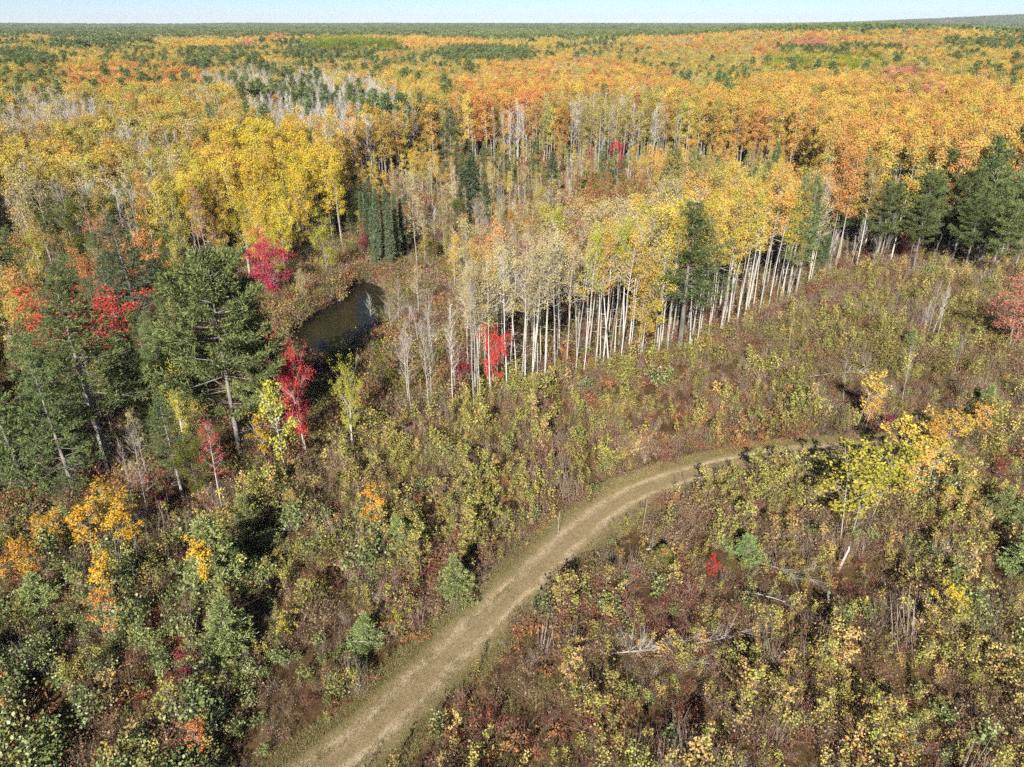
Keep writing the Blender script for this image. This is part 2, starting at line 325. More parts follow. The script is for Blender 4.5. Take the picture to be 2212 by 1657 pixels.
# ------------------------------------------------------------------ plant shapes
def trunk_path(rg, h, wob, n=8, lean=(0, 0)):
    t = np.linspace(0, 1, n); w = np.cumsum(rg.normal(0, wob, (n, 2)), 0) * t[:, None]
    return np.c_[w[:, 0] + lean[0] * t, w[:, 1] + lean[1] * t, t * h]
def at(path, t):
    n = len(path) - 1; q = np.clip(t, 0, .999) * n; i = int(q); return path[i] + (path[i + 1] - path[i]) * (q - i)
def deciduous(seed, h=16., cb=.5, r=2., nb=26, nleaf=3500, ls=.17, cl=.35, tw=8, rr=.0085, stems=1, el=(20, 60), prof=.5, wob=.06, sides=6, tww=.022, bs=3, dead=0):
    rg = np.random.default_rng(seed); W, K = MB(), MB(); anch = []
    for s_ in range(stems):
        off = rg.normal(0, .18, 2) if stems > 1 else np.zeros(2); lean = rg.normal(0, r * .35, 2) if stems > 1 else rg.normal(0, h * .015, 2)
        hh = h * (rg.uniform(.8, 1) if s_ else 1); p = trunk_path(rg, hh, wob, 8, lean); p[:, :2] += off; p[0, 2] = -.4
        t = np.linspace(0, 1, 8); W.tube(p, np.maximum(h * rr * (1 - .92 * t) ** .8, .012) * (1 + .5 * np.exp(-t * 25)), sides)
        for k in range(max(3, nb // stems)):
            u = (k + rg.uniform(0, 1)) / max(3, nb // stems); tt = cb + (1 - cb) * .97 * u ** .9
            a = at(p, tt); az = rg.uniform(0, 2 * np.pi); e = R(el[0] + (el[1] - el[0]) * u + rg.normal(0, 9))
            shp = (4 * max(u, .02) * (1 - u) + .18) if prof == 'oval' else (1 - u) ** prof + .08
            Lb = r * shp * rg.uniform(.6, 1.15) / max(.35, math.cos(e))
            Lb = min(Lb, r * 1.7)
            dvec = np.array([math.cos(az) * math.cos(e), math.sin(az) * math.cos(e), math.sin(e)])
            end = a + dvec * Lb + np.array([0, 0, .12 * Lb]); mid_ = (a + end) / 2 + rg.normal(0, .06 * Lb, 3) - np.array([0, 0, .06 * Lb])
            br = max(.012, h * rr * .42 * (1 - u) + .01)
            W.tube([a, mid_, end], [br, br * .6, br * .2], bs)
            s = rg.uniform(.25, 1, tw); q0 = np.where(s[:, None] < .5, a + (mid_ - a) * s[:, None] * 2, mid_ + (end - mid_) * (s[:, None] - .5) * 2)
            q1 = q0 + (rg.normal(0, .5, (tw, 3)) + dvec * .7 + np.array([0, 0, .45])) * (.35 * Lb + .15)
            W.twigs(q0, q1, tww, rg); anch.append(q1); anch.append((q0 + q1) / 2); anch.append(end[None])
        for k in range(dead):
            tt = rg.uniform(.15, cb); a = at(p, tt); az = rg.uniform(0, 2 * np.pi); Lb = rg.uniform(.5, 1.5)
            W.twigs(a[None], (a + np.array([math.cos(az) * Lb, math.sin(az) * Lb, rg.uniform(-.1, .5) * Lb]))[None], .04, rg)
    if nleaf:
        A = np.concatenate(anch); nc = max(12, nleaf // 26); cen = A[rg.integers(0, len(A), nc)]
        wgt = rg.uniform(.3, 1.6, nc); idx = rg.choice(nc, nleaf, p=wgt / wgt.sum())
        pts = cen[idx] + rg.normal(0, cl, (nleaf, 3)) * np.array([1, 1, .8]); K.leaves(pts, ls, rg, .45)
    return W, K
def pine(seed, h=18., cb=.35, rmax=3.6, wh=.8, per=5, tl=.34, tw=.07, tn=10, dead=14, dense=1., droop=0., pe=.75, inner=.28, up=.10):
    rg = np.random.default_rng(seed); W, K = MB(), MB(); p = trunk_path(rg, h, .05, 9, rg.normal(0, h * .012, 2)); p[0, 2] = -.4
    t = np.linspace(0, 1, 9); W.tube(p, np.maximum(h * .0135 * (1 - .95 * t) ** .9, .015), 7); tc_, td = [], []
    z = cb * h
    while z < h - .25:
        u = (z - cb * h) / (h - cb * h); az0 = rg.uniform(0, 6.28); n = rg.integers(per - 1, per + 2) if u < .85 else 4
        for k in range(n):
            if rg.random() < .12 * (1 - u): continue
            az = az0 + k * 6.28 / n + rg.normal(0, .25); pf = (1 - u) ** pe * (.55 + .45 * min(1, u / .15)) + .05
            Lb = rmax * pf * rg.uniform(.6, 1.2); e = R(-4 + 38 * u ** 1.5 + rg.normal(0, 6) - droop)
            a = at(p, z / h); d_ = np.array([math.cos(az) * math.cos(e), math.sin(az) * math.cos(e), math.sin(e)])
            end = a + d_ * Lb + np.array([0, 0, up * Lb]); mid_ = a + d_ * Lb * .5 - np.array([0, 0, .04 * Lb])
            br = .012 + .012 * Lb; W.tube([a, mid_, end], [br, br * .7, br * .25], 3)
            sd = np.cross(d_, [0, 0, 1]); sd /= np.linalg.norm(sd) + 1e-9
            m_ = int(max(4, Lb * 7 * dense)); s = rg.uniform(inner, 1.02, m_); side = rg.normal(0, .20, m_) * Lb * (.25 + s * .75)
            q = np.where(s[:, None] < .5, a + (mid_ - a) * s[:, None] * 2, mid_ + (end - mid_) * (s[:, None] - .5) * 2)
            q = q + sd * side[:, None] + np.array([0, 0, 1]) * rg.normal(.06, .09, m_)[:, None]
            dd = d_ * .8 + sd * np.sign(side)[:, None] * .6 + np.array([0, 0, .55]); tc_.append(q); td.append(dd)
            W.twigs(mid_[None].repeat(m_ // 3, 0), q[:m_ // 3], .025, rg)
        z += wh * rg.uniform(.75, 1.25) * (1 - .35 * u)
    tc_ = np.concatenate(tc_); td = np.concatenate(td); n = len(tc_)
    q0 = np.repeat(tc_, tn, 0) + rg.normal(0, tl * .25, (n * tn, 3)); dd = np.repeat(td, tn, 0) + rg.normal(0, .75, (n * tn, 3)); dd /= np.linalg.norm(dd, axis=1)[:, None]
    # needle bundles: blunt slips, wide end outward
    q1 = q0 + dd * tl * rg.uniform(.6, 1.2, (n * tn, 1)); K.twigs(q1, q0, tw, rg)
    for k in range(dead):
        zz = rg.uniform(.12, max(cb, .2) + .1) * h; a = at(p, zz / h); az = rg.uniform(0, 6.28); Lb = rg.uniform(.6, 2.6)
        e = a + np.array([math.cos(az) * Lb, math.sin(az) * Lb, rg.uniform(-.25, .15) * Lb]); W.tube([a, (a + e) / 2 + rg.normal(0, .08, 3), e], [.028, .02, .006], 3)
        W.twigs(((a + e) / 2)[None].repeat(3, 0), e + rg.normal(0, .35, (3, 3)), .02, rg)
    return W, K
def spruce(seed, h=11., r=1.5, cb=.06, wh=.35, per=7, tn=5, tl=.3, tw=.09, droop=14):
    rg = np.random.default_rng(seed); W, K = MB(), MB(); p = trunk_path(rg, h, .02, 6); p[0, 2] = -.4
    W.tube(p, np.maximum(h * .011 * (1 - np.linspace(0, 1, 6)), .01), 6); z = cb * h; q0s, ds = [], []
    while z < h - .1:
        u = z / h; n = per if u < .9 else 4; az0 = rg.uniform(0, 6.28)
        for k in range(n):
            az = az0 + k * 6.28 / n + rg.normal(0, .3); Lb = r * (1 - u) ** .85 * rg.uniform(.65, 1.15) + .06; e = R(-droop + 45 * u ** 2 + rg.normal(0, 6))
            d_ = np.array([math.cos(az) * math.cos(e), math.sin(az) * math.cos(e), math.sin(e)]); a = at(p, u); end = a + d_ * Lb + np.array([0, 0, .1 * Lb])
            W.twigs(a[None], end[None], .03, rg); sd = np.cross(d_, [0, 0, 1]); sd /= np.linalg.norm(sd) + 1e-9
            m_ = int(3 + Lb * 5); s = rg.uniform(.15, 1, m_); sgn = rg.choice([-1, 1], m_)
            q0s.append(a + (end - a) * s[:, None] + rg.normal(0, .03, (m_, 3))); ds.append(d_ * .8 + sd * sgn[:, None] * .7 + np.array([0, 0, -.1]))
        z += wh * rg.uniform(.8, 1.2)
    q0 = np.concatenate(q0s); d_ = np.concatenate(ds); n = len(q0)
    q0 = np.repeat(q0, tn, 0) + rg.normal(0, .05, (n * tn, 3)); dd = np.repeat(d_, tn, 0) + rg.normal(0, .45, (n * tn, 3)); dd /= np.linalg.norm(dd, axis=1)[:, None]
    K.twigs(q0 + dd * tl * rg.uniform(.6, 1.3, (n * tn, 1)), q0, tw, rg); return W, K

def lod(maker, n, **kw): return [maker(100 + 17 * s, **kw) for s in range(n)]
SH = {  # shapes, each (wood, crown) in metres at full size
 'aspen':  lod(deciduous, 5, h=16, cb=.42, r=1.5, nb=32, nleaf=4800, ls=.145, cl=.30, tw=9, dead=10, rr=.0066, wob=.11),
 'tall':   lod(deciduous, 5, h=16, cb=.60, r=1.7, nb=26, nleaf=3000, ls=.15, cl=.30, tw=9, dead=12, rr=.0066, wob=.11),
 'tallthin': lod(deciduous, 4, h=16, cb=.58, r=1.7, nb=26, nleaf=1200, ls=.15, cl=.30, tw=14, dead=12, rr=.0064, tww=.016, wob=.13),
 'thin':   lod(deciduous, 4, h=16, cb=.45, r=1.7, nb=30, nleaf=1300, ls=.15, cl=.30, tw=14, dead=12, rr=.0064, tww=.016, wob=.13),
 'bare':   lod(deciduous, 4, h=14, cb=.38, r=1.9, nb=26, nleaf=0, tw=22, el=(30, 65), dead=10, tww=.015, rr=.0066, wob=.14),
 'maple':  lod(deciduous, 3, h=11, cb=.28, r=2.9, nb=40, nleaf=7000, ls=.19, cl=.34, tw=9, prof='oval', stems=3, el=(15, 65)),
 'oak':    lod(deciduous, 2, h=13, cb=.30, r=3.6, nb=44, nleaf=6500, ls=.22, cl=.40, tw=9, prof='oval', el=(10, 60), rr=.012),
 'young':  lod(deciduous, 4, h=6, cb=.40, r=.95, nb=20, nleaf=1100, ls=.17, cl=.17, tw=5, rr=.0045, prof='oval', el=(25, 60)),
 'pine':   lod(pine, 4),
 'oldpine': lod(pine, 3, h=17, cb=.30, rmax=4.9, wh=1.25, per=5, tn=15, dead=22, dense=1.9, pe=.38, tl=.40, tw=.085, inner=.5, up=.30),
 'lowpine': lod(pine, 3, h=15, cb=.10, rmax=3.2, wh=.9, per=5, tn=10, dead=34, dense=1.1, pe=.7),
 'grovepine': lod(pine, 3, h=15, cb=.40, rmax=3.3, wh=1.05, per=5, tn=12, dead=20, dense=1.5, pe=.42, inner=.4, up=.25, tl=.38, tw=.08),
 'spruce': lod(spruce, 3),
 'youngpine': lod(pine, 3, h=4, cb=.10, rmax=1.5, wh=.5, per=6, tl=.22, tw=.05, tn=14, dead=0, dense=1.9, pe=1.0),
 'tamarack': lod(spruce, 2, h=10, r=2.0, droop=2, per=6, tl=.28),
 'bush':   lod(deciduous, 3, h=2, cb=.08, r=.8, nb=26, nleaf=700, ls=.13, cl=.14, tw=6, stems=5, prof='oval', rr=.006, sides=3, el=(30, 70), wob=.03, tww=.012),
 'suckerplant': lod(deciduous, 4, h=2.4, cb=.18, r=.26, nb=16, nleaf=190, ls=.105, cl=.09, tw=3, rr=.005, sides=3, el=(30, 60), wob=.04, tww=.01),
 # middle distance
 'aspen_m': lod(deciduous, 4, h=16, cb=.42, r=1.25, nb=20, nleaf=2000, ls=.195, cl=.32, tw=3, sides=4, tww=.04, rr=.0066),
 'thin_m':  lod(deciduous, 3, h=16, cb=.42, r=1.5, nb=18, nleaf=700, ls=.18, cl=.36, tw=8, sides=4, tww=.035, rr=.0066),
 'bare_m':  lod(deciduous, 3, h=15, cb=.34, r=1.2, nb=22, nleaf=0, tw=10, sides=4, el=(45, 74), tww=.035, rr=.0062),
 'oak_m':   lod(deciduous, 2, h=13, cb=.22, r=3.6, nb=22, nleaf=1500, ls=.48, cl=.50, tw=3, prof='oval', sides=4),
 'pine_m':  lod(pine, 3, h=18, cb=.22, rmax=3.2, wh=1.1, tn=6, tl=.55, tw=.16, dead=4),
}
WOOD = {'tall': 'aspen', 'tallthin': 'aspen', 'aspen': 'aspen', 'thin': 'aspen', 'bare': 'birch', 'maple': 'grey', 'oak': 'pine', 'young': 'aspen', 'pine': 'pine', 'oldpine': 'pine', 'lowpine': 'pine', 'grovepine': 'pine', 'spruce': 'pine', 'youngpine': 'pine', 'tamarack': 'pine', 'bush': 'brown', 'suckerplant': 'brown'}
_cache = {}
def part_mesh(shape, v, which, mat):
    key = (shape, v, which, mat)
    if key not in _cache:
        mbx = SH[shape][v][which]; base = (shape, v, which)
        nm = ('trunk' if which == 0 else 'crown')
        _cache[key] = mbx.mesh(nm, [BK[mat] if which == 0 else LM[mat]]) if mbx.v else None
    return _cache[key]
HREF = {k: max(float(a.max(0)[2]) for a in SH[k][0][0].v) for k in SH}
NTHING = {}
def plant(name, label, cat, group, x, y, h, shape, leaf, wood=None, wide=1.0, rz=None, v=None, lean=(0, 0)):
    z = float(ground_z(np.array([x]), np.array([y]))[0]); v = int(rng.integers(len(SH[shape]))) if v is None else v
    e = bpy.data.objects.new(name, None); C.link(e); e.empty_display_size = .3
    s = h / HREF[shape]; e.location = (x, y, z); e.scale = (s * wide, s * wide, s)
    e.rotation_euler = (lean[1], lean[0], rng.uniform(0, 6.28) if rz is None else rz)
    e['label'] = label; e['category'] = cat
    if group: e['group'] = group
    base = shape[:-2] if shape.endswith('_m') else shape
    for which, nm, mt in ((0, 'trunk', wood or WOOD[base]), (1, 'crown', leaf)):
        me = part_mesh(shape, v, which, mt) if mt else None
        if me is None: continue
        o = bpy.data.objects.new(nm, me); C.link(o); o.parent = e
    return e

# ------------------------------------------------------------------ scattering what nobody could count
def scatter(name, label, pts, rot, scl, idx, templates):
    col = bpy.data.collections.new(name + '_shapes')
    for k, (mb_, mats) in enumerate(templates):
        me = mb_ if isinstance(mb_, bpy.types.Mesh) else mb_.mesh('%s_%03d' % (name, k), mats)
        col.objects.link(bpy.data.objects.new('%s_shape_%03d' % (name, k), me))
    me = bpy.data.meshes.new(name); n = len(pts); me.vertices.add(n); me.vertices.foreach_set('co', np.asarray(pts, np.float32).ravel())
    for nm, ty, dat in (('turn', 'FLOAT_VECTOR', rot), ('size', 'FLOAT_VECTOR', scl)):
        at_ = me.attributes.new(nm, ty, 'POINT'); at_.data.foreach_set('vector', np.asarray(dat, np.float32).ravel())
    at_ = me.attributes.new('pick', 'INT', 'POINT'); at_.data.foreach_set('value', np.asarray(idx, np.int32))
    me.update(); o = bpy.data.objects.new(name, me); C.link(o); o['kind'] = 'stuff'; o['label'] = label
    ng = bpy.data.node_groups.new(name, 'GeometryNodeTree'); N, L = ng.nodes, ng.links
    ng.interface.new_socket('Geometry', in_out='INPUT', socket_type='NodeSocketGeometry'); ng.interface.new_socket('Geometry', in_out='OUTPUT', socket_type='NodeSocketGeometry')
    gi, go = N.new('NodeGroupInput'), N.new('NodeGroupOutput'); ci = N.new('GeometryNodeCollectionInfo'); ci.inputs['Collection'].default_value = col
    ci.inputs['Separate Children'].default_value = True; ci.inputs['Reset Children'].default_value = True
    ip = N.new('GeometryNodeInstanceOnPoints'); ip.inputs['Pick Instance'].default_value = True
    def attr(nm, ty):
        a_ = N.new('GeometryNodeInputNamedAttribute'); a_.data_type = ty; a_.inputs['Name'].default_value = nm; return a_.outputs['Attribute']
    L.new(gi.outputs[0], ip.inputs['Points']); L.new(ci.outputs[0], ip.inputs['Instance']); L.new(attr('pick', 'INT'), ip.inputs['Instance Index'])
    L.new(attr('turn', 'FLOAT_VECTOR'), ip.inputs['Rotation']); L.new(attr('size', 'FLOAT_VECTOR'), ip.inputs['Scale']); L.new(ip.outputs[0], go.inputs[0])
    md = o.modifiers.new('scatter', 'NODES'); md.node_group = ng; return o
def tree_tpl(shape, v, leaf, wood):
    W, K = SH[shape][v]; mb_ = MB(); mb_.merge(W, 0); mb_.merge(K, 1); return mb_, [BK[wood], LM[leaf or 'gold']]

# ------------------------------------------------------------------ single trees read off the photo
def one(name, label, cat, pos, shape, leaf, wood=None, wide=1.0, group=None, lean=(0, 0), v=None, rz=None):
    x, y, h = pos; return plant(name, label, cat, group, x, y, h, shape, leaf, wood, wide, rz, v, lean)
HAND = []                                     # ground spots already taken, with a clear radius
def put(*a, clear=1.6, **k):
    e = one(*a, **k); HAND.append((e.location.x, e.location.y, clear)); return e
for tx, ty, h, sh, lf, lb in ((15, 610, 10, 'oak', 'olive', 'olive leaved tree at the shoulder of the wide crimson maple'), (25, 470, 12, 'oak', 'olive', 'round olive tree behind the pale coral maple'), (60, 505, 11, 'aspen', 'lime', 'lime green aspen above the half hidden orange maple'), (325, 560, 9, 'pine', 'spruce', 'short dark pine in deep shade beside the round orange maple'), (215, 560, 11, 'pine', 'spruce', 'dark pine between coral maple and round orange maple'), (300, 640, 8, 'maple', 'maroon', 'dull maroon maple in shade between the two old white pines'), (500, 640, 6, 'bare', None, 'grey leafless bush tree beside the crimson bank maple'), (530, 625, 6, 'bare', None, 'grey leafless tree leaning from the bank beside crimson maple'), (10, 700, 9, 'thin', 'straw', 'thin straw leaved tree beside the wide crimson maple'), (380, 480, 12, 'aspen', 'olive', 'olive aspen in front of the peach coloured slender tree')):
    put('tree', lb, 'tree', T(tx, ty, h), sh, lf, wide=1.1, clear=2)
PG = 'old white pines along the clearing beside the pond'
put('white_pine', 'broad old white pine in front of a crimson maple, bare grey lower trunk', 'pine tree', B(238, 1015, 600), 'pine', 'pine', wide=1.4, v=1, clear=3.5)
put('white_pine', 'large bushy white pine between the crimson maple and the pond', 'pine tree', B(520, 985, 545), 'oldpine', 'pine', wide=1.05, clear=3.5)
put('white_pine', 'smaller blue-green white pine leaning over the pond beside red maple', 'pine tree', B(597, 965, 690), 'oldpine', 'cedar', wide=.8, clear=2.5)
for bx, by, ty in ((70, 1085, 790), (165, 1078, 760), (-30, 1100, 740), (10, 1030, 800), (-110, 1040, 690), (120, 960, 700), (330, 960, 720), (-220, 1060, 700), (400, 925, 740)):
    put('white_pine', 'dark white pine with dead grey lower limbs beside orange saplings', 'pine tree', B(bx, by, ty), 'lowpine', 'pine', wide=1.0, group=PG, clear=2.5)
put('white_pine', 'dark pine standing behind the round orange maple', 'pine tree', T(245, 470, 15), 'pine', 'spruce', wide=1.3, clear=3)
put('white_pine', 'full conical white pine among white trunks at the clearing edge', 'pine tree', B(1467, 762, 440), 'pine', 'pine', wide=1.5, clear=1.5, v=2)
put('white_pine', 'layered white pine behind the golden aspens at clearing edge', 'pine tree', T(1545, 362, 13), 'pine', 'pine', wide=1.2)
put('conifer', 'dark conifer rising alone from yellow aspens', 'conifer', T(448, 222, 18), 'pine', 'spruce', wide=.8)
put('conifer', 'dark conifer beside bare grey trunks beyond the valley', 'conifer', T(970, 236, 17), 'pine', 'spruce', wide=.95)
put('conifer', 'lone dark conifer behind the bleached bare birches', 'conifer', T(184, 200, 17), 'pine', 'spruce', wide=.9)
RG = 'pines in the grove beside the open brush'
for tx, ty, h in ((1845, 332, 15), (1830, 372, 13), (1880, 385, 12), (1960, 345, 14), (1985, 330, 15), (2045, 322, 15), (2070, 345, 14), (2020, 375, 13), (2110, 380, 13), (2165, 400, 12), (2205, 385, 13), (2130, 430, 11), (2010, 440, 10), (2190, 445, 11), (1930, 400, 12), (2250, 400, 13)):
    put('pine_tree', 'bushy dark green pine in the grove beside the open brush', 'pine tree', T(tx, ty, h), 'grovepine', 'pine', wide=float(rng.uniform(.85, 1.2)), group=RG, clear=2, lean=tuple(rng.normal(0, .05, 2)))
SG = 'narrow spruces beside the pond inlet'
for tx, ty, by in ((800, 398, 555), (820, 408, 570), (842, 405, 575), (858, 420, 580), (872, 430, 570), (812, 440, 590), (845, 440, 592), (788, 415, 540)):
    put('spruce', 'narrow grey-green spruce in the clump beside the pond inlet', 'spruce tree', B(tx + 2, by, ty), 'spruce', 'spruce', wide=.78, group=SG, clear=1.2)
put('spruce', 'slim spruce standing a little apart from the spruce clump', 'spruce tree', B(882, 512, 420), 'spruce', 'spruce')
put('spruce', 'tall dark spruce in the brushy valley beside a pale one', 'spruce tree', B(1022, 482, 332), 'spruce', 'spruce', wide=1.7)
put('spruce', 'shorter dark spruce against the tall spruce in the valley', 'spruce tree', B(1050, 490, 392), 'spruce', 'spruce', wide=1.3)
put('spruce', 'stout dark spruce in front of the tall valley spruce', 'spruce tree', B(1002, 486, 365), 'spruce', 'spruce', wide=1.3)
put('spruce', 'pale silvery dying spruce in the brushy valley', 'spruce tree', B(1078, 488, 405), 'spruce', 'grey_needle', wood='dead')
put('spruce', 'dark spruce behind the lime aspen in the valley', 'spruce tree', B(1192, 455, 330), 'spruce', 'spruce', wide=1.6)
put('spruce', 'dark rounded spruce beside the rusty tamarack', 'spruce tree', B(1320, 435, 368), 'spruce', 'spruce', wide=1.7)
put('spruce', 'green spruce at the foot of the dark rounded one', 'spruce tree', B(1352, 455, 405), 'spruce', 'pine', wide=1.6)
for bx, by, ty in ((1745, 575, 470), (1775, 585, 500), (1725, 560, 490)):
    put('spruce', 'bluish young spruce between white trunks and pine grove', 'spruce tree', B(bx, by, ty), 'spruce', 'spruce', group='young spruces next to the pine grove', wide=1.4)
put('tamarack', 'rusty orange tamarack in the brushy valley', 'tamarack', B(1275, 470, 372), 'tamarack', 'rust', wide=1.2)
put('tamarack', 'small rust coloured tamarack beside the spruce clump', 'tamarack', B(792, 545, 470), 'tamarack', 'rust')
put('red_maple', 'wide crimson maple behind the old white pine', 'maple tree', T(130, 568, 13), 'maple', 'crimson', wide=1.65, clear=3.5)
put('red_maple', 'crimson maple standing on the pond bank', 'maple tree', B(602, 650, 480), 'maple', 'crimson', wide=1.4, clear=2.5)
put('red_maple', 'dark red maple with white trunks at the pond edge, thin leaves', 'maple tree', B(660, 978, 690), 'maple', 'crimson', wood='birch', wide=.62)
put('red_maple', 'small scarlet maple growing under tall white trunks', 'maple tree', B(1072, 852, 676), 'maple', 'scarlet', wide=.75)
put('red_maple', 'crimson maple rising behind the pale aspen stand', 'maple tree', T(1172, 455, 11), 'maple', 'crimson', wide=.9)
put('red_maple', 'pinkish red maple against the tall trunks beyond the valley', 'maple tree', B(1330, 390, 285), 'maple', 'crimson', wide=.65)
put('red_maple', 'slim pink maple beside the pinkish red one', 'maple tree', B(1275, 385, 300), 'maple', 'coral', wide=.5)
put('red_maple', 'coral maple behind the tall valley spruce', 'maple tree', B(1000, 395, 290), 'maple', 'coral', wide=.6)
put('red_maple', 'dark red maple bush in front of the pine grove', 'maple tree', B(1948, 570, 495), 'maple', 'maroon', wide=.9)
put('red_maple', 'wide coral maple at the end of the open brush', 'maple tree', B(2175, 765, 585), 'maple', 'coral', wide=1.7, clear=3)
put('red_maple', 'faded coral maple above the pine grove', 'maple tree', T(2140, 335, 15), 'maple', 'coral', wide=.9)
put('red_maple', 'thin coral maple leaning out from the pines', 'maple tree', B(482, 1108, 915), 'thin', 'scarlet', wood='birch', wide=1.3, lean=(-.14, 0))
put('red_maple', 'small dull red maple beside the spruce clump', 'maple tree', B(790, 560, 495), 'maple', 'maroon', wide=.8)
put('maple', 'round orange maple in front of dark pines', 'maple tree', T(280, 466, 12), 'maple', 'orange', wide=.9, clear=2.5)
put('maple', 'coral and orange maple above the wide crimson one', 'maple tree', T(170, 502, 12), 'maple', 'orange', wide=.85, clear=2)
put('maple', 'pale coral maple with thin top above the orange maple', 'maple tree', T(215, 440, 12), 'maple', 'coral', wide=.7)
put('maple', 'peach coloured slender tree beside the round yellow aspen', 'maple tree', T(415, 385, 15), 'thin', 'coral', wide=1.0)
put('maple', 'orange maple half hidden behind the wide crimson one', 'maple tree', T(4, 535, 12), 'maple', 'orange', wide=.7)
put('aspen', 'round yellow aspen with two pale trunks beside the pond', 'aspen tree', B(478, 575, 436), 'maple', 'yellow', wood='aspen', wide=.85, clear=2)
YB = 'full yellow aspens behind the pond'
for tx, ty, h in ((505, 395, 13), (560, 385, 13), (540, 430, 11), (600, 335, 15), (640, 300, 15), (465, 325, 15), (560, 290, 16), (690, 305, 14), (588, 405, 12), (520, 340, 15), (620, 270, 16), (665, 270, 16), (515, 280, 16), (560, 335, 14), (575, 455, 10), (625, 370, 13)):
    put('aspen', 'full bright yellow aspen in the mass behind the crimson bank maple', 'aspen tree', T(tx, ty, h), 'maple', 'yellow', wood='aspen', wide=.85, group=YB, clear=1.8)
put('aspen', 'bright lime aspen on the bank by the pond inlet', 'aspen tree', B(712, 612, 446), 'maple', 'lime', wood='aspen', wide=.8, clear=2)
put('aspen', 'lime green aspen between two dark spruces in the valley', 'aspen tree', B(1166, 470, 385), 'maple', 'lime', wood='aspen', wide=.8)
put('aspen', 'round golden aspen behind the layered white pine', 'aspen tree', T(1480, 345, 12), 'maple', 'gold', wood='aspen', wide=.8)
put('aspen', 'leafy golden aspen with forked white trunks at the clearing edge', 'aspen tree', B(1385, 768, 488), 'maple', 'gold', wood='birch', wide=.62, clear=.9)
put('aspen', 'slim aspen clothed in lime leaves almost to the ground', 'aspen tree', B(1410, 772, 580), 'young', 'lime', wide=.8, clear=.7)
put('birch', 'lime leaved birch with white trunk leaning beside the pond', 'birch tree', B(762, 966, 742), 'maple', 'lime', wood='birch', wide=.6)
put('birch', 'yellow-green birch growing out of the dark pines', 'birch tree', B(402, 985, 765), 'maple', 'lime', wood='birch', wide=.7)
put('birch', 'slender birch with lime and gold leaves along its trunk', 'birch tree', B(625, 1062, 830), 'young', 'lime', wood='birch', wide=.8)
put('birch', 'gold leaved birch at the foot of the slender lime one', 'birch tree', B(580, 1020, 890), 'young', 'yellow', wood='birch', wide=.9)
put('birch', 'pale yellow-green birch leaning over the pond bank', 'birch tree', B(662, 662, 560), 'maple', 'straw', wood='birch', wide=.6)
put('birch', 'pale cream birch leaning toward the dark water', 'birch tree', B(905, 700, 560), 'thin', 'straw', wood='birch', wide=1.1)
put('oak', 'large dark green oak in the golden forest', 'oak tree', T(2085, 160, 18), 'oak', 'green', wide=1.35, clear=6)
BGp = 'bare trees over the dark pond'
for bx, by, ty in ((802, 715, 600), (862, 722, 588), (596, 655, 545), (760, 790, 690), (885, 735, 640), (845, 735, 615), (905, 760, 650), (880, 770, 680), (925, 740, 600), (935, 790, 640)):
    put('bare_tree', 'leafless pale tree at the edge of the dark pond', 'tree', B(bx, by, ty), 'bare', None, wide=1.3, group=BGp)
put('bare_tree', 'leafless grey multi-branched tree in front of the dark pines', 'tree', B(330, 1148, 880), 'bare', None, wide=.95)
put('bare_tree', 'leafless grey tree beside the larger leafless one by the pines', 'tree', B(300, 1130, 930), 'bare', None, wood='grey', wide=.95)
for k, (bx, by, ty) in enumerate(((2000, 735, 600), (2012, 730, 610), (2022, 738, 595), (1992, 740, 640))):
    put('bare_birch', 'bare white birch in the small clump on the open brush', 'birch tree', B(bx, by, ty), 'bare', None, wide=.6, group='bare birch clump on the open brush', lean=(.12, 0))
for bx, by, ty, l_ in ((1820, 880, 760, .16), (1945, 880, 730, .16), (2050, 840, 700, .14), (1700, 760, 690, .05)):
    put('bare_birch', 'lone bare birch leaning over the open brush', 'birch tree', B(bx, by, ty), 'bare', None, wide=.45, group='single bare birches on the open brush', lean=(l_, 0))
for bx, by, ty in ((1835, 588, 455), (1845, 590, 470), (1828, 592, 500), (1885, 586, 450), (1898, 590, 440), (1878, 594, 500), (1906, 585, 470), (2110, 585, 470), (2095, 592, 500), (1960, 580, 490), (2040, 575, 480), (2055, 572, 450), (2140, 575, 480), (2180, 570, 470), (1800, 600, 500), (1785, 606, 480), (2010, 590, 520)):
    put('bare_birch', 'bare white trunk standing in front of the pine grove', 'birch tree', B(bx, by, ty), 'bare', None, wide=.5, group='bare trunks in front of the pine grove', lean=(float(rng.normal(.06, .07)), float(rng.normal(0, .05))))

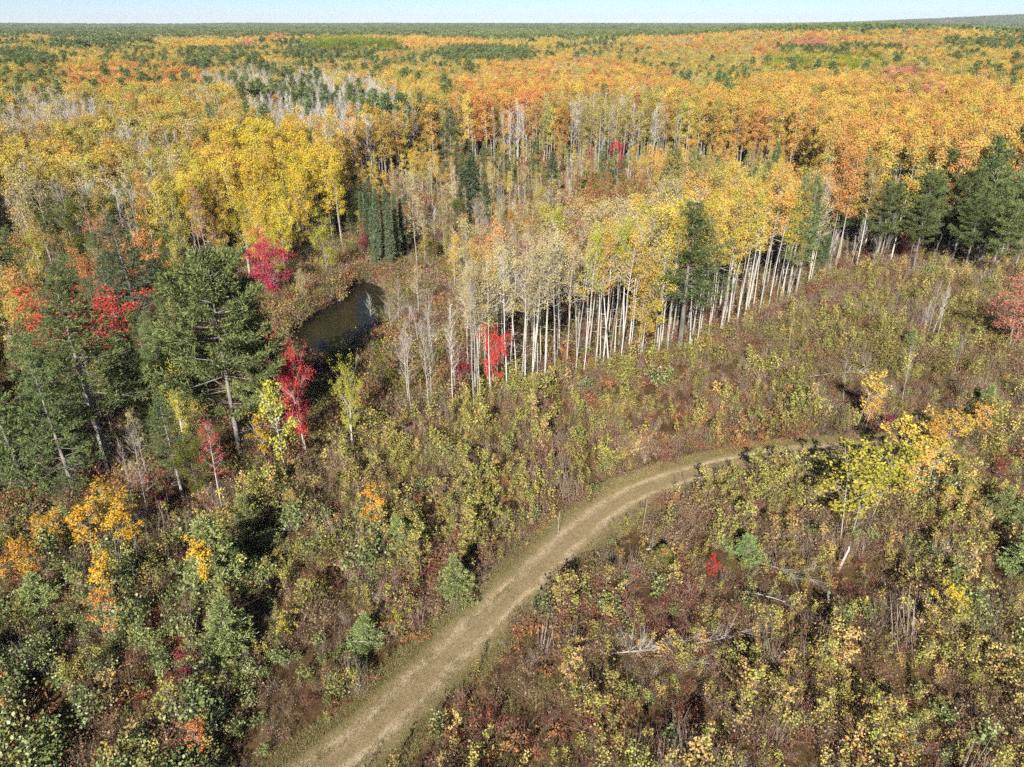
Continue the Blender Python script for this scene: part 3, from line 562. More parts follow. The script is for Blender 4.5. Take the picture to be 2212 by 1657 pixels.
# row of tall trunks along the clearing edge
ER = [(890, 905, 690), (930, 898, 655), (980, 885, 630), (1022, 876, 590), (1040, 868, 585), (1060, 858, 560), (1095, 852, 560), (1120, 842, 545), (1135, 838, 550), (1146, 832, 540), (1160, 828, 530), (1178, 822, 535), (1200, 815, 520), (1225, 806, 520), (1245, 802, 510), (1262, 800, 500), (1284, 796, 505), (1300, 790, 500), (1315, 786, 485), (1340, 782, 480), (1362, 776, 470), (1420, 768, 470), (1440, 765, 470), (1490, 752, 450), (1505, 748, 445), (1530, 742, 440), (1552, 738, 430), (1570, 720, 425), (1590, 706, 420), (1605, 700, 415), (1625, 688, 410), (1640, 680, 405), (1660, 668, 410), (1680, 655, 415), (1690, 648, 420), (1700, 660, 520)]
for k, (bx, by, ty) in enumerate(ER):
    for q in range(2):
        jx, jy = rng.normal(0, 5, 2) * (1 if q else .3); by2 = by - (rng.uniform(6, 22) if q else 0)
        if bx < 1000: sh, lf, lb, gp = 'bare', None, 'bare white birch on the clearing edge close to the pond', 'bare birches between pond and clearing'
        elif bx < 1230: sh, lf, lb, gp = ('tallthin', 'straw', 'tall pale aspen with thin straw leaves and bare trunk on clearing edge', 'pale aspens along the clearing edge')
        elif bx < 1480: sh, lf, lb, gp = ('tallthin' if rng.random() < .5 else 'tall'), 'lime' if rng.random() < .4 else 'gold', 'tall white trunked aspen in yellow leaf along the clearing edge', 'yellow aspens along the clearing edge'
        else: sh, lf, lb, gp = 'tall', ('gold' if rng.random() < .75 else 'lime'), 'tall white trunked aspen between the conical pine and pine grove', 'golden aspens beside the conical pine'
        put('birch' if bx < 1000 else 'aspen', lb, 'birch tree' if bx < 1000 else 'aspen tree', B(bx + jx, by2 + jy * .3, ty + rng.normal(0, 18)), sh, lf, wood='birch', wide=float(rng.uniform(.45, 1.1)), group=gp, clear=.8, lean=tuple(rng.normal(0, .04, 2)))

# saplings standing in the clearing
def sap(name, label, bx, by, ty, shape, leaf, wide=1.0, group=None, lean=(0, 0), wood=None, cat='sapling'):
    put(name, label, cat, B(bx, by, ty), shape, leaf, wide=wide, group=group, lean=lean, wood=wood, clear=.7)
OG = 'orange aspen saplings below the pines'
for bx, by, ty, l_ in ((205, 1222, 1085, -.12), (188, 1210, 1120, -.1), (300, 1200, 1100, -.02), (285, 1195, 1085, -.1), (272, 1180, 1060, -.12), (240, 1170, 1040, -.1), (95, 1262, 1160, -.1), (65, 1270, 1170, -.1), (20, 1275, 1190, -.1), (0, 1240, 1140, -.1), (100, 1190, 1115, -.05), (140, 1200, 1100, -.05)):
    sap('aspen_sapling', 'bright orange aspen sapling in the group below the pines', bx, by, ty, 'young', 'flame', 1.2, OG, (l_, 0))
sap('aspen_sapling', 'orange sapling beside the fallen pole below the pines', 250, 1318, 1195, 'young', 'flame', 1.1, None, (-.06, 0))
sap('aspen_sapling', 'orange sapling in green brush below the fallen pole', 262, 1400, 1270, 'young', 'orange', .9, None, (-.04, 0))
sap('aspen_sapling', 'orange sapling leaning against young pines', 468, 1300, 1160, 'young', 'flame', 1.1, None, (-.16, 0))
sap('aspen_sapling', 'lone orange-yellow sapling in brown brush', 812, 1165, 1052, 'young', 'flame', 1.1, None)
sap('aspen_sapling', 'small orange sapling with bare legs near the pond birches', 636, 1130, 1062, 'young', 'gold', 1.0, None)
sap('aspen_sapling', 'tiny copper sapling in the dense green brush', 440, 1655, 1560, 'young', 'orange', 1.1, None)
YG = 'yellow birch saplings beside the shaded end of the track'
for bx, by, ty, l_ in ((1925, 1055, 915, .1), (1990, 1010, 895, .12), (2040, 1000, 905, .12), (1960, 990, 930, .1), (2060, 970, 900, .14), (2110, 955, 880, .14), (2000, 1060, 960, .1), (1945, 1110, 980, .12)):
    sap('birch_sapling', 'yellow leaved birch sapling in the thicket beyond the track end', bx, by, ty, 'young', 'gold', 1.6, YG, (l_, 0), wood='aspen')
for bx, by, ty, l_ in ((1812, 1185, 985, .14), (1830, 1190, 1000, .16), (1850, 1150, 1010, .12), (1880, 1130, 960, .15)):
    sap('birch_sapling', 'lime leaved leaning birch sapling behind the standing snag', bx, by, ty, 'young', 'lime', 1.5, 'lime birches behind the snag', (l_, 0), wood='aspen')
for bx, by, ty, l_ in ((2010, 1365, 1265, .2), (2075, 1115, 1060, .25), (2030, 1120, 1060, .1)):
    sap('birch_sapling', 'small yellow birch sapling leaning in the brush', bx, by, ty, 'young', 'yellow', 1.3, 'small yellow birches in the brush', (l_, 0), wood='birch')
for bx, by, ty in ((1845, 938, 800), (1858, 935, 830), (1880, 925, 840), (1865, 945, 860)):
    sap('birch_sapling', 'thin golden birch leaning together with others on the red brush', bx, by, ty, 'young', 'amber', 1.0, 'golden birches on the red brush', (.12, 0), wood='birch')
NG = 'young pines in the brown brush'
sap('young_pine', 'neat conical young white pine casting shadow beside the track', 992, 1302, 1200, 'youngpine', 'cedar', 1.0, cat='pine tree')
sap('young_pine', 'young pine left of the lone orange-yellow sapling shadow', 870, 1195, 1120, 'youngpine', 'cedar', 1.3, cat='pine tree')
sap('young_pine', 'small young pine with a white fallen log at its foot', 790, 1405, 1335, 'youngpine', 'cedar', 1.1, cat='pine tree')
sap('young_pine', 'bushy young pine beside the maroon shrub', 492, 1415, 1300, 'youngpine', 'cedar', 1.15, cat='pine tree')
sap('young_pine', 'tall young pine behind the leaning orange sapling', 480, 1280, 1110, 'youngpine', 'cedar', .9, cat='pine tree')
sap('young_pine', 'dark young pine next to the tall young pine', 520, 1270, 1160, 'youngpine', 'pine', 1.0, cat='pine tree')
sap('young_pine', 'young pine with its top in sun behind dark brush', 535, 1150, 1070, 'youngpine', 'cedar', .9, cat='pine tree')
sap('young_pine', 'bright low young pine crossed by the fallen pole', 95, 1310, 1235, 'youngpine', 'cedar', 1.5, cat='pine tree')
sap('young_pine', 'low young pine in front of the track beside red shrub', 1430, 1240, 1180, 'youngpine', 'oliveground', 1.5, cat='pine tree')
sap('young_pine', 'round pale green young pine in the golden brush', 1610, 1225, 1165, 'youngpine', 'cedar', 1.6, cat='pine tree')
for bx, by, ty in ((2190, 1150, 1080), (2150, 1130, 1060), (2200, 1250, 1150), (1960, 770, 720), (2120, 900, 840)):
    sap('young_pine', 'young pine half buried in yellow-green brush', bx, by, ty, 'youngpine', 'cedar', 1.2, 'young pines half buried in brush', cat='pine tree')
def bush(label, bx, by, ty, leaf, wide=1.6, group=None): sap('shrub', label, bx, by, ty, 'bush', leaf, wide, group, cat='shrub')
bush('maroon shrub beside the bushy young pine', 410, 1475, 1360, 'maroon', .9)
bush('bright green shrub at the corner of the green brush', 110, 1650, 1590, 'spring', 1.3)
bush('yellow-green shrub standing over dead pale stems', 622, 1370, 1305, 'lime', 1.2)
bush('lime shrub beside the conical young pine', 1005, 1215, 1170, 'lime', 1.2)
bush('small lime shrub in brown brush above the track', 1010, 1100, 1065, 'lime', 1.2)
bush('red and orange shrub beside lime shrub above the track', 905, 1095, 1065, 'orange', 1.3)
bush('dark red shrub beside the pale green young pine', 1535, 1250, 1195, 'crimson', 1.1)
bush('wide lime patch shrub with yellow tips on the slope', 1310, 1000, 945, 'lime', 1.8)
bush('golden shrub beside the lime patch shrub on the slope', 1345, 990, 960, 'yellow', 1.2)
bush('yellow-green shrub in the middle of the far brush', 1850, 770, 735, 'lime', 1.5)
bush('olive round shrub in the red brush', 1745, 790, 755, 'lime', 1.3)
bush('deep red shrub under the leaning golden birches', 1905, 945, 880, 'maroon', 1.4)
bush('scarlet shrub among white trunks by the conical pine', 1517, 770, 715, 'crimson', 1.0)
bush('red shrub under the forked aspen', 1360, 770, 735, 'scarlet', 1.0)
bush('orange shrub between white trunks', 1228, 790, 715, 'orange', .9)
bush('small orange shrub on the trackside brush', 1900, 745, 720, 'scarlet', 1.2)
bush('round green shrub at the far edge of the brush', 1775, 660, 620, 'spring', 1.3)
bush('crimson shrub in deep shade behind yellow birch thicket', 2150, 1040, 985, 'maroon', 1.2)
bush('golden shrub alone near the bottom of the brush', 1930, 1625, 1565, 'gold', 1.1)
bush('olive shrub with rusty top beside the track shadow', 1425, 1230, 1185, 'olive', 1.3)
bush('small yellow shrub on the brown bank of the track', 1225, 1430, 1385, 'yellow', 1.0)
bush('olive round shrub on the left bank of the track', 860, 1365, 1300, 'lime', 1.0)
bush('green alder on the pond bank below the crimson maple', 640, 690, 655, 'oliveground', 1.8)
bush('dense green alder at the near shore of the pond', 830, 780, 715, 'green', 1.3)
bush('tall green alder between the lime birch and the pond', 835, 870, 730, 'green', .9)
bush('green bush tangled around bare white birches at the pond', 890, 860, 745, 'oliveground', 1.0)
bush('dark green bush behind the lime birch', 790, 930, 840, 'green', 1.2)
bush('green bush at the foot of the thin red maple', 600, 1000, 905, 'green', 1.2)
bush('purple-brown shrub behind white trunks by the pond', 1000, 860, 735, 'maroon', 1.0)
BU = 'alders and hazels along the creek valley'
for k in range(60):
    tx_, ty2 = rng.uniform(880, 1720), rng.uniform(385, 560)
    if inpoly(tx_, ty2, [(980, 700), (1000, 560), (1450, 520), (1700, 470), (1750, 600)]): continue
    lf = rng.choice(['rust', 'olive', 'oliveground', 'brush', 'maroon', 'green'], p=[.22, .2, .2, .2, .08, .1])
    x, y = map(float, G(tx_, ty2))
    plant('shrub', 'brushy shrub without tree form in the creek valley', 'shrub', BU, x, y, rng.uniform(2.2, 4.2), 'bush', lf, None, rng.uniform(.9, 1.3)); HAND.append((x, y, 1.))
HAND = np.array(HAND)

# fallen and dead wood
def limb(name, label, pts_px, r0, z=.5, twigs_=0, mat='dead', group=None, seed=1, cat='fallen branch'):
    rg = np.random.default_rng(seed); p = np.array([(*map(float, G(a, b)), 0.) for a, b in pts_px]); gz = ground_z(p[:, 0], p[:, 1])
    p[:, 2] = gz + z * rg.uniform(.8, 1.2, len(p)); org = p[0].copy(); q = catmull([tuple(v[:2]) for v in p], 4); zz = np.interp(np.linspace(0, 1, len(q)), np.linspace(0, 1, len(p)), p[:, 2])
    q = np.c_[q, zz] - org; mb_ = MB(); mb_.tube(q, np.linspace(r0, r0 * .25, len(q)), 6)
    o = bpy.data.objects.new(name, mb_.mesh(name, [BK[mat]], True)); C.link(o); o.location = org; o['label'] = label; o['category'] = cat
    if group: o['group'] = group
    if twigs_:
        tb = MB()
        for k in range(twigs_):
            a = q[rg.integers(len(q) // 5, len(q))]; d_ = (q[-1] - q[0]); d_ = d_ / np.linalg.norm(d_); e = a + (d_ * rg.uniform(.2, 1) + rg.normal(0, .5, 3) * np.array([1, 1, .5]) + np.array([0, 0, .25])) * rg.uniform(.5, 1.7)
            tb.tube([a, (a + e) / 2 + rg.normal(0, .06, 3), e], [r0 * .4, r0 * .25, r0 * .08], 3)
            tb.twigs(np.repeat(((a + e) / 2)[None], 4, 0), e + rg.normal(0, .4, (4, 3)), .02, rg)
        t_ = bpy.data.objects.new('branch', tb.mesh('branch', [BK[mat]])); C.link(t_); t_.parent = o
limb('fallen_pole', 'long thin fallen pole lying across the green brush below the pines', [(30, 1305), (110, 1292), (220, 1275), (332, 1258)], .05, 1.0, 3, seed=3)
limb('fallen_tree', 'bare fallen tree lying in the dark pond', [(745, 775), (725, 735), (705, 705), (690, 690)], .09, .25, 10, seed=21, cat='fallen tree')
limb('fallen_log', 'short white fallen log at the foot of a small young pine', [(768, 1410), (812, 1409)], .07, .8, 0, 'birch', seed=4, cat='log')
limb('fallen_branch', 'large bleached fallen tree top with many branches in red brush', [(1320, 1432), (1400, 1425), (1470, 1418), (1560, 1400)], .038, .6, 60, seed=5)
limb('fallen_branch', 'bleached fallen branches forking below golden brush', [(1410, 1432), (1470, 1442), (1540, 1455)], .035, .5, 14, seed=6)
limb('fallen_branch', 'grey fallen limbs on the knoll of the far brush', [(1730, 835), (1790, 828), (1850, 822)], .08, .6, 18, seed=7)
limb('fallen_branch', 'tangled grey dead branches in golden brush beside young pine', [(1640, 1240), (1680, 1255), (1715, 1275)], .05, .6, 20, seed=8)
limb('fallen_branch', 'pale arching dead branch in the red brush', [(1605, 1310), (1650, 1315), (1690, 1330)], .06, .8, 8, seed=9)
limb('fallen_branch', 'grey stump of branches beside the track bend', [(1395, 1205), (1420, 1195), (1450, 1180)], .07, .5, 10, seed=10)
limb('fallen_branch', 'thin dead branches lying in dark brush', [(1850, 1570), (1900, 1590), (1950, 1610)], .045, .5, 10, seed=11)
limb('fallen_log', 'short brown log on the brush above the track', [(1125, 1068), (1150, 1082)], .09, .5, 0, 'dead', seed=12, cat='log')
limb('fallen_log', 'weathered log leaning in brush above the track', [(1125, 1035), (1135, 1052)], .08, .7, 0, 'dead', seed=13, cat='log')
limb('fallen_log', 'dark rotten log piece on the bank beside the track', [(1290, 1205), (1310, 1230)], .10, .4, 3, 'grey', seed=14, cat='log')
def snag(label, bx, by, ty, r0):
    x, y, h = B(bx, by, ty); rg = np.random.default_rng(int(bx)); z = float(ground_z(np.array([x]), np.array([y]))[0]); mb_ = MB()
    p = trunk_path(rg, h, .03, 6, (h * .03, 0)); p[0, 2] = -.3; mb_.tube(p, np.linspace(r0, r0 * .8, 6), 8)
    for k in range(4): mb_.twigs((p[-1] + rg.normal(0, r0 * .4, 3))[None], (p[-1] + [0, 0, .25] + rg.normal(0, r0 * .5, 3))[None], r0 * .8, rg)
    o = bpy.data.objects.new('standing_snag', mb_.mesh('standing_snag', [BK['dead']], True)); C.link(o); o.location = (x, y, z); o['label'] = label; o['category'] = 'dead trunk'; HAND_EXTRA.append((x, y))
HAND_EXTRA = []
snag('broken pale standing snag in front of lime birches', 1812, 1235, 1190, .09)
snag('short pale stump post in the golden brush', 1785, 1315, 1293, .09)
snag('thin broken grey post at the edge of green brush', 6, 1635, 1575, .10)
snag('bare grey pole beside the track bend', 1385, 1160, 1090, .016)
snag('thin pole standing in brush at the track', 1205, 1160, 1108, .016)

LAND = [(*map(float, G(a, b)), t) for a, b, t in ((992, 1302, 'the neat conical young pine'), (870, 1195, 'the young pine in brown brush'), (790, 1408, 'the white fallen log'), (492, 1415, 'the bushy young pine'), (410, 1475, 'the maroon shrub'),
 (110, 1650, 'the bright green corner shrub'), (440, 1655, 'the tiny copper sapling'), (622, 1370, 'the shrub over dead stems'), (812, 1165, 'the lone orange-yellow sapling'), (262, 1400, 'the orange sapling in green brush'), (180, 1285, 'the long fallen pole'), (250, 1200, 'the orange sapling group'),
 (636, 1130, 'the small orange sapling'), (860, 1365, 'the olive shrub by the track'), (1010, 1100, 'the small lime shrub'), (1310, 1000, 'the wide lime patch'), (1430, 1240, 'the low young pine by the track'), (1535, 1250, 'the dark red shrub'), (1610, 1225, 'the round pale young pine'),
 (1440, 1420, 'the large bleached tree top'), (1650, 1315, 'the arching dead branch'), (1680, 1255, 'the tangled dead branches'), (1812, 1235, 'the broken snag'), (1785, 1315, 'the pale stump post'), (2010, 1365, 'the leaning yellow birch'), (1900, 1590, 'the thin dead branches'), (1930, 1625, 'the lone golden shrub'),
 (1225, 1430, 'the small yellow trackside shrub'), (1925, 1055, 'the yellow birch thicket'), (1865, 940, 'the leaning golden birches'), (1385, 1160, 'the bare grey pole'), (1205, 1160, 'the thin trackside pole'), (1400, 1205, 'the track bend'), (620, 1550, 'the dark red brush below the shrubs'), (1500, 1570, 'the pale stems below the tree top'), (2100, 1550, 'the green thicket corner'), (1180, 1600, 'the grassy verge of the track'), (1750, 1500, 'the golden brush hollow'))]
def landmark(x, y): return min(LAND, key=lambda l: (l[0] - x) ** 2 + (l[1] - y) ** 2)[2]
# ------------------------------------------------------------------ the forest
KIND = {  # shape, leaf, wood, colour words
 'gold': ('aspen', 'gold', 'aspen', 'golden'), 'yellow': ('aspen', 'yellow', 'aspen', 'bright yellow'), 'amber': ('aspen', 'amber', 'aspen', 'amber'), 'orange': ('aspen', 'orange', 'aspen', 'orange'),
 'olive': ('aspen', 'olive', 'aspen', 'olive green'), 'lime': ('aspen', 'lime', 'aspen', 'lime green'), 'spring': ('aspen', 'spring', 'aspen', 'bright green'),
 'coral': ('aspen', 'coral', 'aspen', 'coral'), 'thin': ('thin', 'straw', 'aspen', 'thin straw coloured'), 'thinolive': ('thin', 'olive', 'aspen', 'sparse olive'), 'bare': ('bare', None, 'birch', 'leafless white'),
 'green': ('oak', 'green', 'pine', 'dark green'), 'rust': ('oak', 'rust', 'pine', 'rusty'), 'pine': ('pine', 'pine', 'pine', 'dark green')}
KN = list(KIND)
DEF = dict(olive=.40, gold=.26, amber=.10, thin=.15, pine=.05, green=.04)
RULES = [
 (1106, 46, 1900, 18, dict(pine=.6, olive=.2, thin=.15, amber=.05)), (430, 65, 500, 8, dict(pine=.9, olive=.1)), (1110, 71, 220, 9, dict(pine=.85, olive=.15)), (1400, 66, 90, 8, dict(pine=.7, olive=.3)),
 (60, 116, 80, 18, dict(pine=.8, olive=.2)), (100, 93, 60, 9, dict(spring=.5, green=.4, olive=.1)), (240, 104, 180, 20, dict(gold=.4, olive=.4, thin=.1, pine=.1)),
 (480, 118, 75, 30, dict(pine=.45, olive=.3, gold=.25)), (585, 78, 70, 9, dict(orange=.5, olive=.3, amber=.1, pine=.1)), (870, 90, 110, 13, dict(amber=.5, gold=.4, olive=.1)), (750, 92, 115, 16, dict(spring=.95, green=.05)), (660, 110, 42, 12, dict(pine=.85, olive=.15)),
 (990, 86, 60, 8, dict(orange=.4, amber=.5, olive=.1)), (290, 152, 170, 24, dict(orange=.5, amber=.4, olive=.06, pine=.04)), (545, 168, 115, 44, dict(bare=.6, thin=.33, pine=.03, olive=.04)),
 (95, 228, 125, 48, dict(bare=.6, thin=.3, olive=.1)), (410, 235, 190, 52, dict(olive=.5, gold=.35, thin=.15)), (750, 120, 60, 18, dict(olive=.4, thin=.3, pine=.3)), (900, 120, 42, 20, dict(thin=.5, olive=.45, pine=.05)),
 (715, 205, 185, 62, dict(bare=.95, pine=.012, thin=.038)), (1045, 112, 105, 17, dict(pine=.85, olive=.15)), (1220, 160, 235, 40, dict(amber=.5, orange=.2, thin=.15, olive=.15)), (1700, 92, 340, 26, dict(amber=.45, orange=.15, olive=.28, thin=.12)),
 (1500, 118, 125, 15, dict(olive=.5, thinolive=.5)), (1780, 122, 135, 17, dict(spring=.4, green=.3, olive=.3)), (1830, 101, 150, 8, dict(pine=.6, olive=.4)), (2160, 90, 65, 9, dict(pine=.8, olive=.2)), (1755, 84, 28, 12, dict(coral=.8, amber=.2)), (540, 88, 12, 6, dict(coral=1)),
 (1850, 235, 440, 85, dict(amber=.6, gold=.28, olive=.12)), (1975, 165, 85, 28, dict(coral=.45, amber=.3, olive=.25)), (1090, 212, 105, 30, dict(orange=.6, amber=.4)), (1250, 250, 270, 55, dict(thinolive=.6, olive=.22, bare=.18)),
 (180, 335, 280, 90, dict(olive=.42, gold=.36, thin=.2, bare=.02)), (150, 470, 260, 95, dict(olive=.42, green=.13, thin=.22, lime=.18, bare=.05)), (575, 345, 150, 92, dict(yellow=.85, gold=.15)), (820, 298, 105, 45, dict(gold=.75, yellow=.25)),
 (1130, 410, 360, 85, dict(thin=.36, bare=.3, rust=.04, thinolive=.24, green=.06)), (1000, 590, 160, 80, dict(bare=.5, thin=.5)), (1160, 560, 130, 60, dict(thin=.85, thinolive=.15)), (1360, 495, 200, 75, dict(gold=.45, lime=.2, thin=.35)), (1620, 440, 120, 55, dict(gold=.7, lime=.3)),
 (2010, 400, 260, 75, dict(pine=.12, olive=.33, gold=.25, thin=.3)),
 (100, 930, 420, 230, dict(pine=.8, green=.1, bare=.1)),
]
def pick_kind(px, py, rg, x, y):
    n = len(px); jx = (fbm(x / 14, y / 14, 31) - .5) * 2; jy = (fbm(x / 14, y / 14, 37) - .5) * 2
    s = np.clip((py - 50) * .22, 1, 40); qx = px + jx * s * 2.5; qy = py + jy * s * .8
    P_ = np.zeros((n, len(KN)))
    for k, v in DEF.items(): P_[:, KN.index(k)] = v
    for cx_, cy_, rx, ry, dd in RULES:
        mk = ((qx - cx_) / rx) ** 2 + ((qy - cy_) / ry) ** 2 < 1; row = np.zeros(len(KN))
        for k, v in dd.items(): row[KN.index(k)] = v
        P_[mk] = row
    # neighbours tend to be of one clone: use a smooth field for most of the draw
    u = np.clip(.5 + (fbm(x / 11, y / 11, 41) - .5) * 2.6 + rg.normal(0, .16, n), 0, .9999); u = np.where(rg.random(n) < .3, rg.random(n), u)
    c = np.cumsum(P_ / P_.sum(1, keepdims=True), 1); return (u[:, None] > c).sum(1).clip(0, len(KN) - 1)
rgf = np.random.default_rng(11)
def jgrid(x0, x1, y0, y1, s):
    a, b = np.meshgrid(np.arange(x0, x1, s), np.arange(y0, y1, s)); a = a.ravel() + rgf.uniform(-.48, .48, a.size) * s; b = b.ravel() + rgf.uniform(-.48, .48, b.size) * s
    return a, b
NOFILL = [(470, 580), (500, 720), (440, 800), (560, 1080), (680, 1000), (900, 920), (1000, 890), (1010, 760), (1000, 690), (905, 600), (860, 560), (760, 540), (640, 560), (540, 560)]
VALLEY = [(745, 560), (735, 470), (800, 420), (900, 385), (1000, 372), (1450, 372), (1720, 400), (1760, 560), (1640, 560), (1500, 560), (1300, 600), (1100, 660), (1000, 690), (900, 590)]
fx, fy, fs = [], [], []
for r0, r1, s in ((30, 260, 2.1), (260, 420, 2.9), (420, 640, 3.9)):
    a, b = jgrid(-r1 * .85, r1 * .85, 10, r1, s); r = np.hypot(a, b); mk = (r >= r0) & (r < r1) & (np.abs(np.degrees(np.arctan2(a, b))) < 47)
    fx.append(a[mk]); fy.append(b[mk]); fs.append(np.full(mk.sum(), s / 2.1))
fx, fy, fs = map(np.concatenate, (fx, fy, fs))
gz = ground_z(fx, fy); bx, by = P(fx, fy, gz)
hh = rgf.uniform(13.5, 17.5, len(fx)); hh *= 1 + .10 * (fbm(fx / 40, fy / 40, 51) - .5) * 2
val = inpoly(bx, by, VALLEY); hh[val] = rgf.uniform(5, 9.5, val.sum()); lowleft = (bx < 760) & (by > 470); hh[lowleft] *= .88
# the stand behind the edge row follows that row's height
est = inpoly(bx, by, [(980, 886), (1260, 800), (1555, 737), (1700, 650), (1760, 560), (1640, 560), (1500, 560), (1300, 600), (1100, 660), (1000, 690)]); hh[est] *= np.interp(bx[est], [980, 1150, 1400, 1700], [.78, .86, .98, .92])
keep = ~inpoly(bx, by, CLEAR) & ~inpoly(bx, by, NOFILL)
pd = polydist(fx, fy, PONDG); keep &= pd > 2
keep &= ~(val & (rgf.random(len(fx)) < .55))
lowl = (bx < 600) & (by > 600); keep &= ~(lowl & (rgf.random(len(fx)) < .50)); hh[lowl] = rgf.uniform(4.5, 9.5, lowl.sum())
for hx, hy, hr in HAND:
    near = (np.abs(fx - hx) < hr) & (np.abs(fy - hy) < hr); keep &= ~near
fx, fy, fs, gz, hh, bx, by = (v[keep] for v in (fx, fy, fs, gz, hh, bx, by))
tx, ty = P(fx, fy, gz + hh); kd = pick_kind(tx, ty, rgf, fx, fy)
lowl = (bx < 600) & (by > 600); kd[lowl] = rgf.choice([KN.index(k) for k in ('pine', 'green', 'bare', 'olive', 'thin')], lowl.sum(), p=[.5, .17, .15, .1, .08])
hh[kd == KN.index('pine')] *= 1.06; hh[kd == KN.index('green')] *= .92
est2 = est[keep]; dist = np.hypot(fx, fy); inview = (bx > -120) & (bx < 2330)
def zone(bx_, by_):
    if by_ > 690 and bx_ < 600: return 'among the old pines below the pond', 'old pines'
    if by_ > 560 and bx_ > 900: return 'in the stand behind the clearing edge', 'clearing edge stand'
    if bx_ < 780: return ('in the mixed woods beyond the pond', 'woods beyond the pond') if by_ > 330 else ('in the wide forest behind the pond woods', 'forest behind the pond woods')
    if bx_ > 1720: return ('around the pine grove', 'pine grove woods') if by_ > 400 else ('in the golden forest behind the pine grove', 'forest behind the pine grove')
    return ('in the brushy creek valley', 'creek valley trees') if by_ > 385 else ('in the tall stand beyond the creek valley', 'stand beyond the valley')
TREEWORD = {'aspen': 'aspen', 'thin': 'aspen', 'bare': 'birch', 'oak': 'oak', 'pine': 'pine'}
single = np.zeros(len(fx), bool); cap = {'aspen': 170, 'thin': 90, 'bare': 80, 'oak': 90, 'pine': 110}
shp = np.array([KIND[k][0] for k in KN])[kd]
for s_, n in cap.items():
    cand = np.where((shp == s_) & inview & (tx > -20) & (tx < 2232))[0]; cand = cand[np.argsort(dist[cand])][:n]; single[cand] = True
for i in np.where(single)[0]:
    k = KN[kd[i]]; sh, lf, wd, cw = KIND[k]; zl, zg = zone(bx[i], by[i]); w = TREEWORD[sh]
    kindw = {'thin': 'pale trunked aspen', 'aspen': 'aspen with pale trunk', 'bare': 'birch', 'oak': 'round crowned oak', 'pine': 'pine'}[sh]
    plant(w + '_tree', '%s %s %s' % (cw, kindw, zl), w + ' tree', '%s %s in the %s' % (cw, w + 's', zg), float(fx[i]), float(fy[i]), float(hh[i]), ({'aspen': 'tall', 'thin': 'tallthin'}.get(sh, sh) if est2[i] else sh) if dist[i] < 125 else sh + '_m', lf, wd, float(rgf.uniform(.85, 1.2)))
# everything farther off, drawn as one mass
tpl, tix = [], {}
for k in KN:
    sh, lf, wd, cw = KIND[k]; tix[k] = []
    for v in range(len(SH[sh + '_m'])): tix[k].append(len(tpl)); tpl.append(tree_tpl(sh + '_m', v, lf, wd))
rest = np.where(~single)[0]; pk = np.array([tix[KN[kd[i]]][rgf.integers(len(tix[KN[kd[i]]]))] for i in rest])
sh_ = hh[rest] / np.array([HREF[KIND[KN[k]][0] + '_m'] for k in kd[rest]]); w_ = sh_ * rgf.uniform(.85, 1.25, len(rest)) * fs[rest] ** .55
scatter('forest', 'autumn forest of aspens, birches and pines running on behind', np.c_[fx[rest], fy[rest], gz[rest]], np.c_[np.zeros(len(rest)), np.zeros(len(rest)), rgf.uniform(0, 6.28, len(rest))], np.c_[w_, w_, sh_], pk, tpl)
# distant forest in clumps of five crowns
def clump(seed, leaf, sh):
    rg = np.random.default_rng(seed); W, K = MB(), MB()
    for k in range(6):
        if sh == 'pine': w, c_ = pine(seed * 7 + k, h=18, cb=.12, rmax=3.0, wh=2.0, tn=4, tl=1.1, tw=.55, dead=0, dense=.6)
        elif sh == 'bare': w, c_ = deciduous(seed * 7 + k, h=16, cb=.3, r=2.2, nb=14, nleaf=0, tw=7, sides=3, tww=.08, el=(45, 74))
        else: w, c_ = deciduous(seed * 7 + k, h=16, cb=.3, r=2.6, nb=7, nleaf=560, ls=.46, cl=.7, tw=1, sides=3, tww=.1, prof='oval')
        a = k * 1.05 + rg.uniform(-.3, .3); rr_ = 0 if k == 0 else rg.uniform(3, 5.5); off = (math.cos(a) * rr_, math.sin(a) * rr_, 0); z = rg.uniform(.82, 1.08)
        W.merge(w, 0, off, (1, 1, z)); K.merge(c_, 0, off, (1, 1, z))
    mb_ = MB(); mb_.merge(W, 0); mb_.merge(K, 1); return mb_
ctpl, cix = [], {}
for k in KN:
    sh, lf, wd, cw = KIND[k]; cix[k] = []
    for v in range(2): cix[k].append(len(ctpl)); ctpl.append((clump(v + 1, lf, sh), [BK[wd], LM[lf or 'gold']]))
gx, gy, gs = [], [], []
for r0, r1, s in ((640, 1000, 7.5), (1000, 1600, 11), (1600, 2800, 18), (2800, 5000, 28), (5000, 8500, 40)):
    a, b = jgrid(-r1 * .85, r1 * .85, 100, r1, s); r = np.hypot(a, b); mk = (r >= r0) & (r < r1) & (np.abs(np.degrees(np.arctan2(a, b))) < 45)
    gx.append(a[mk]); gy.append(b[mk]); gs.append(np.full(mk.sum(), s))
gx, gy, gs = map(np.concatenate, (gx, gy, gs)); z = ground_z(gx, gy); h2 = rgf.uniform(.84, .98, len(gx)); px, py = P(gx, gy, z + 19); k2 = pick_kind(px, py, rgf, gx / 6, gy / 6)
pk = np.array([cix[KN[k]][int(u)] for k, u in zip(k2, rgf.integers(0, 2, len(k2)))]); w_ = np.clip(gs / 9, .95, 4.0); hz = h2 * np.where(k2 == KN.index('pine'), 1.22, 1.0) * np.interp(np.hypot(gx, gy), [1500, 3000], [1, 1.15])
scatter('distant_forest', 'far autumn forest reaching the horizon', np.c_[gx, gy, z], np.c_[np.zeros(len(gx)), np.zeros(len(gx)), rgf.uniform(0, 6.28, len(gx))], np.c_[w_, w_, hz], pk, ctpl)

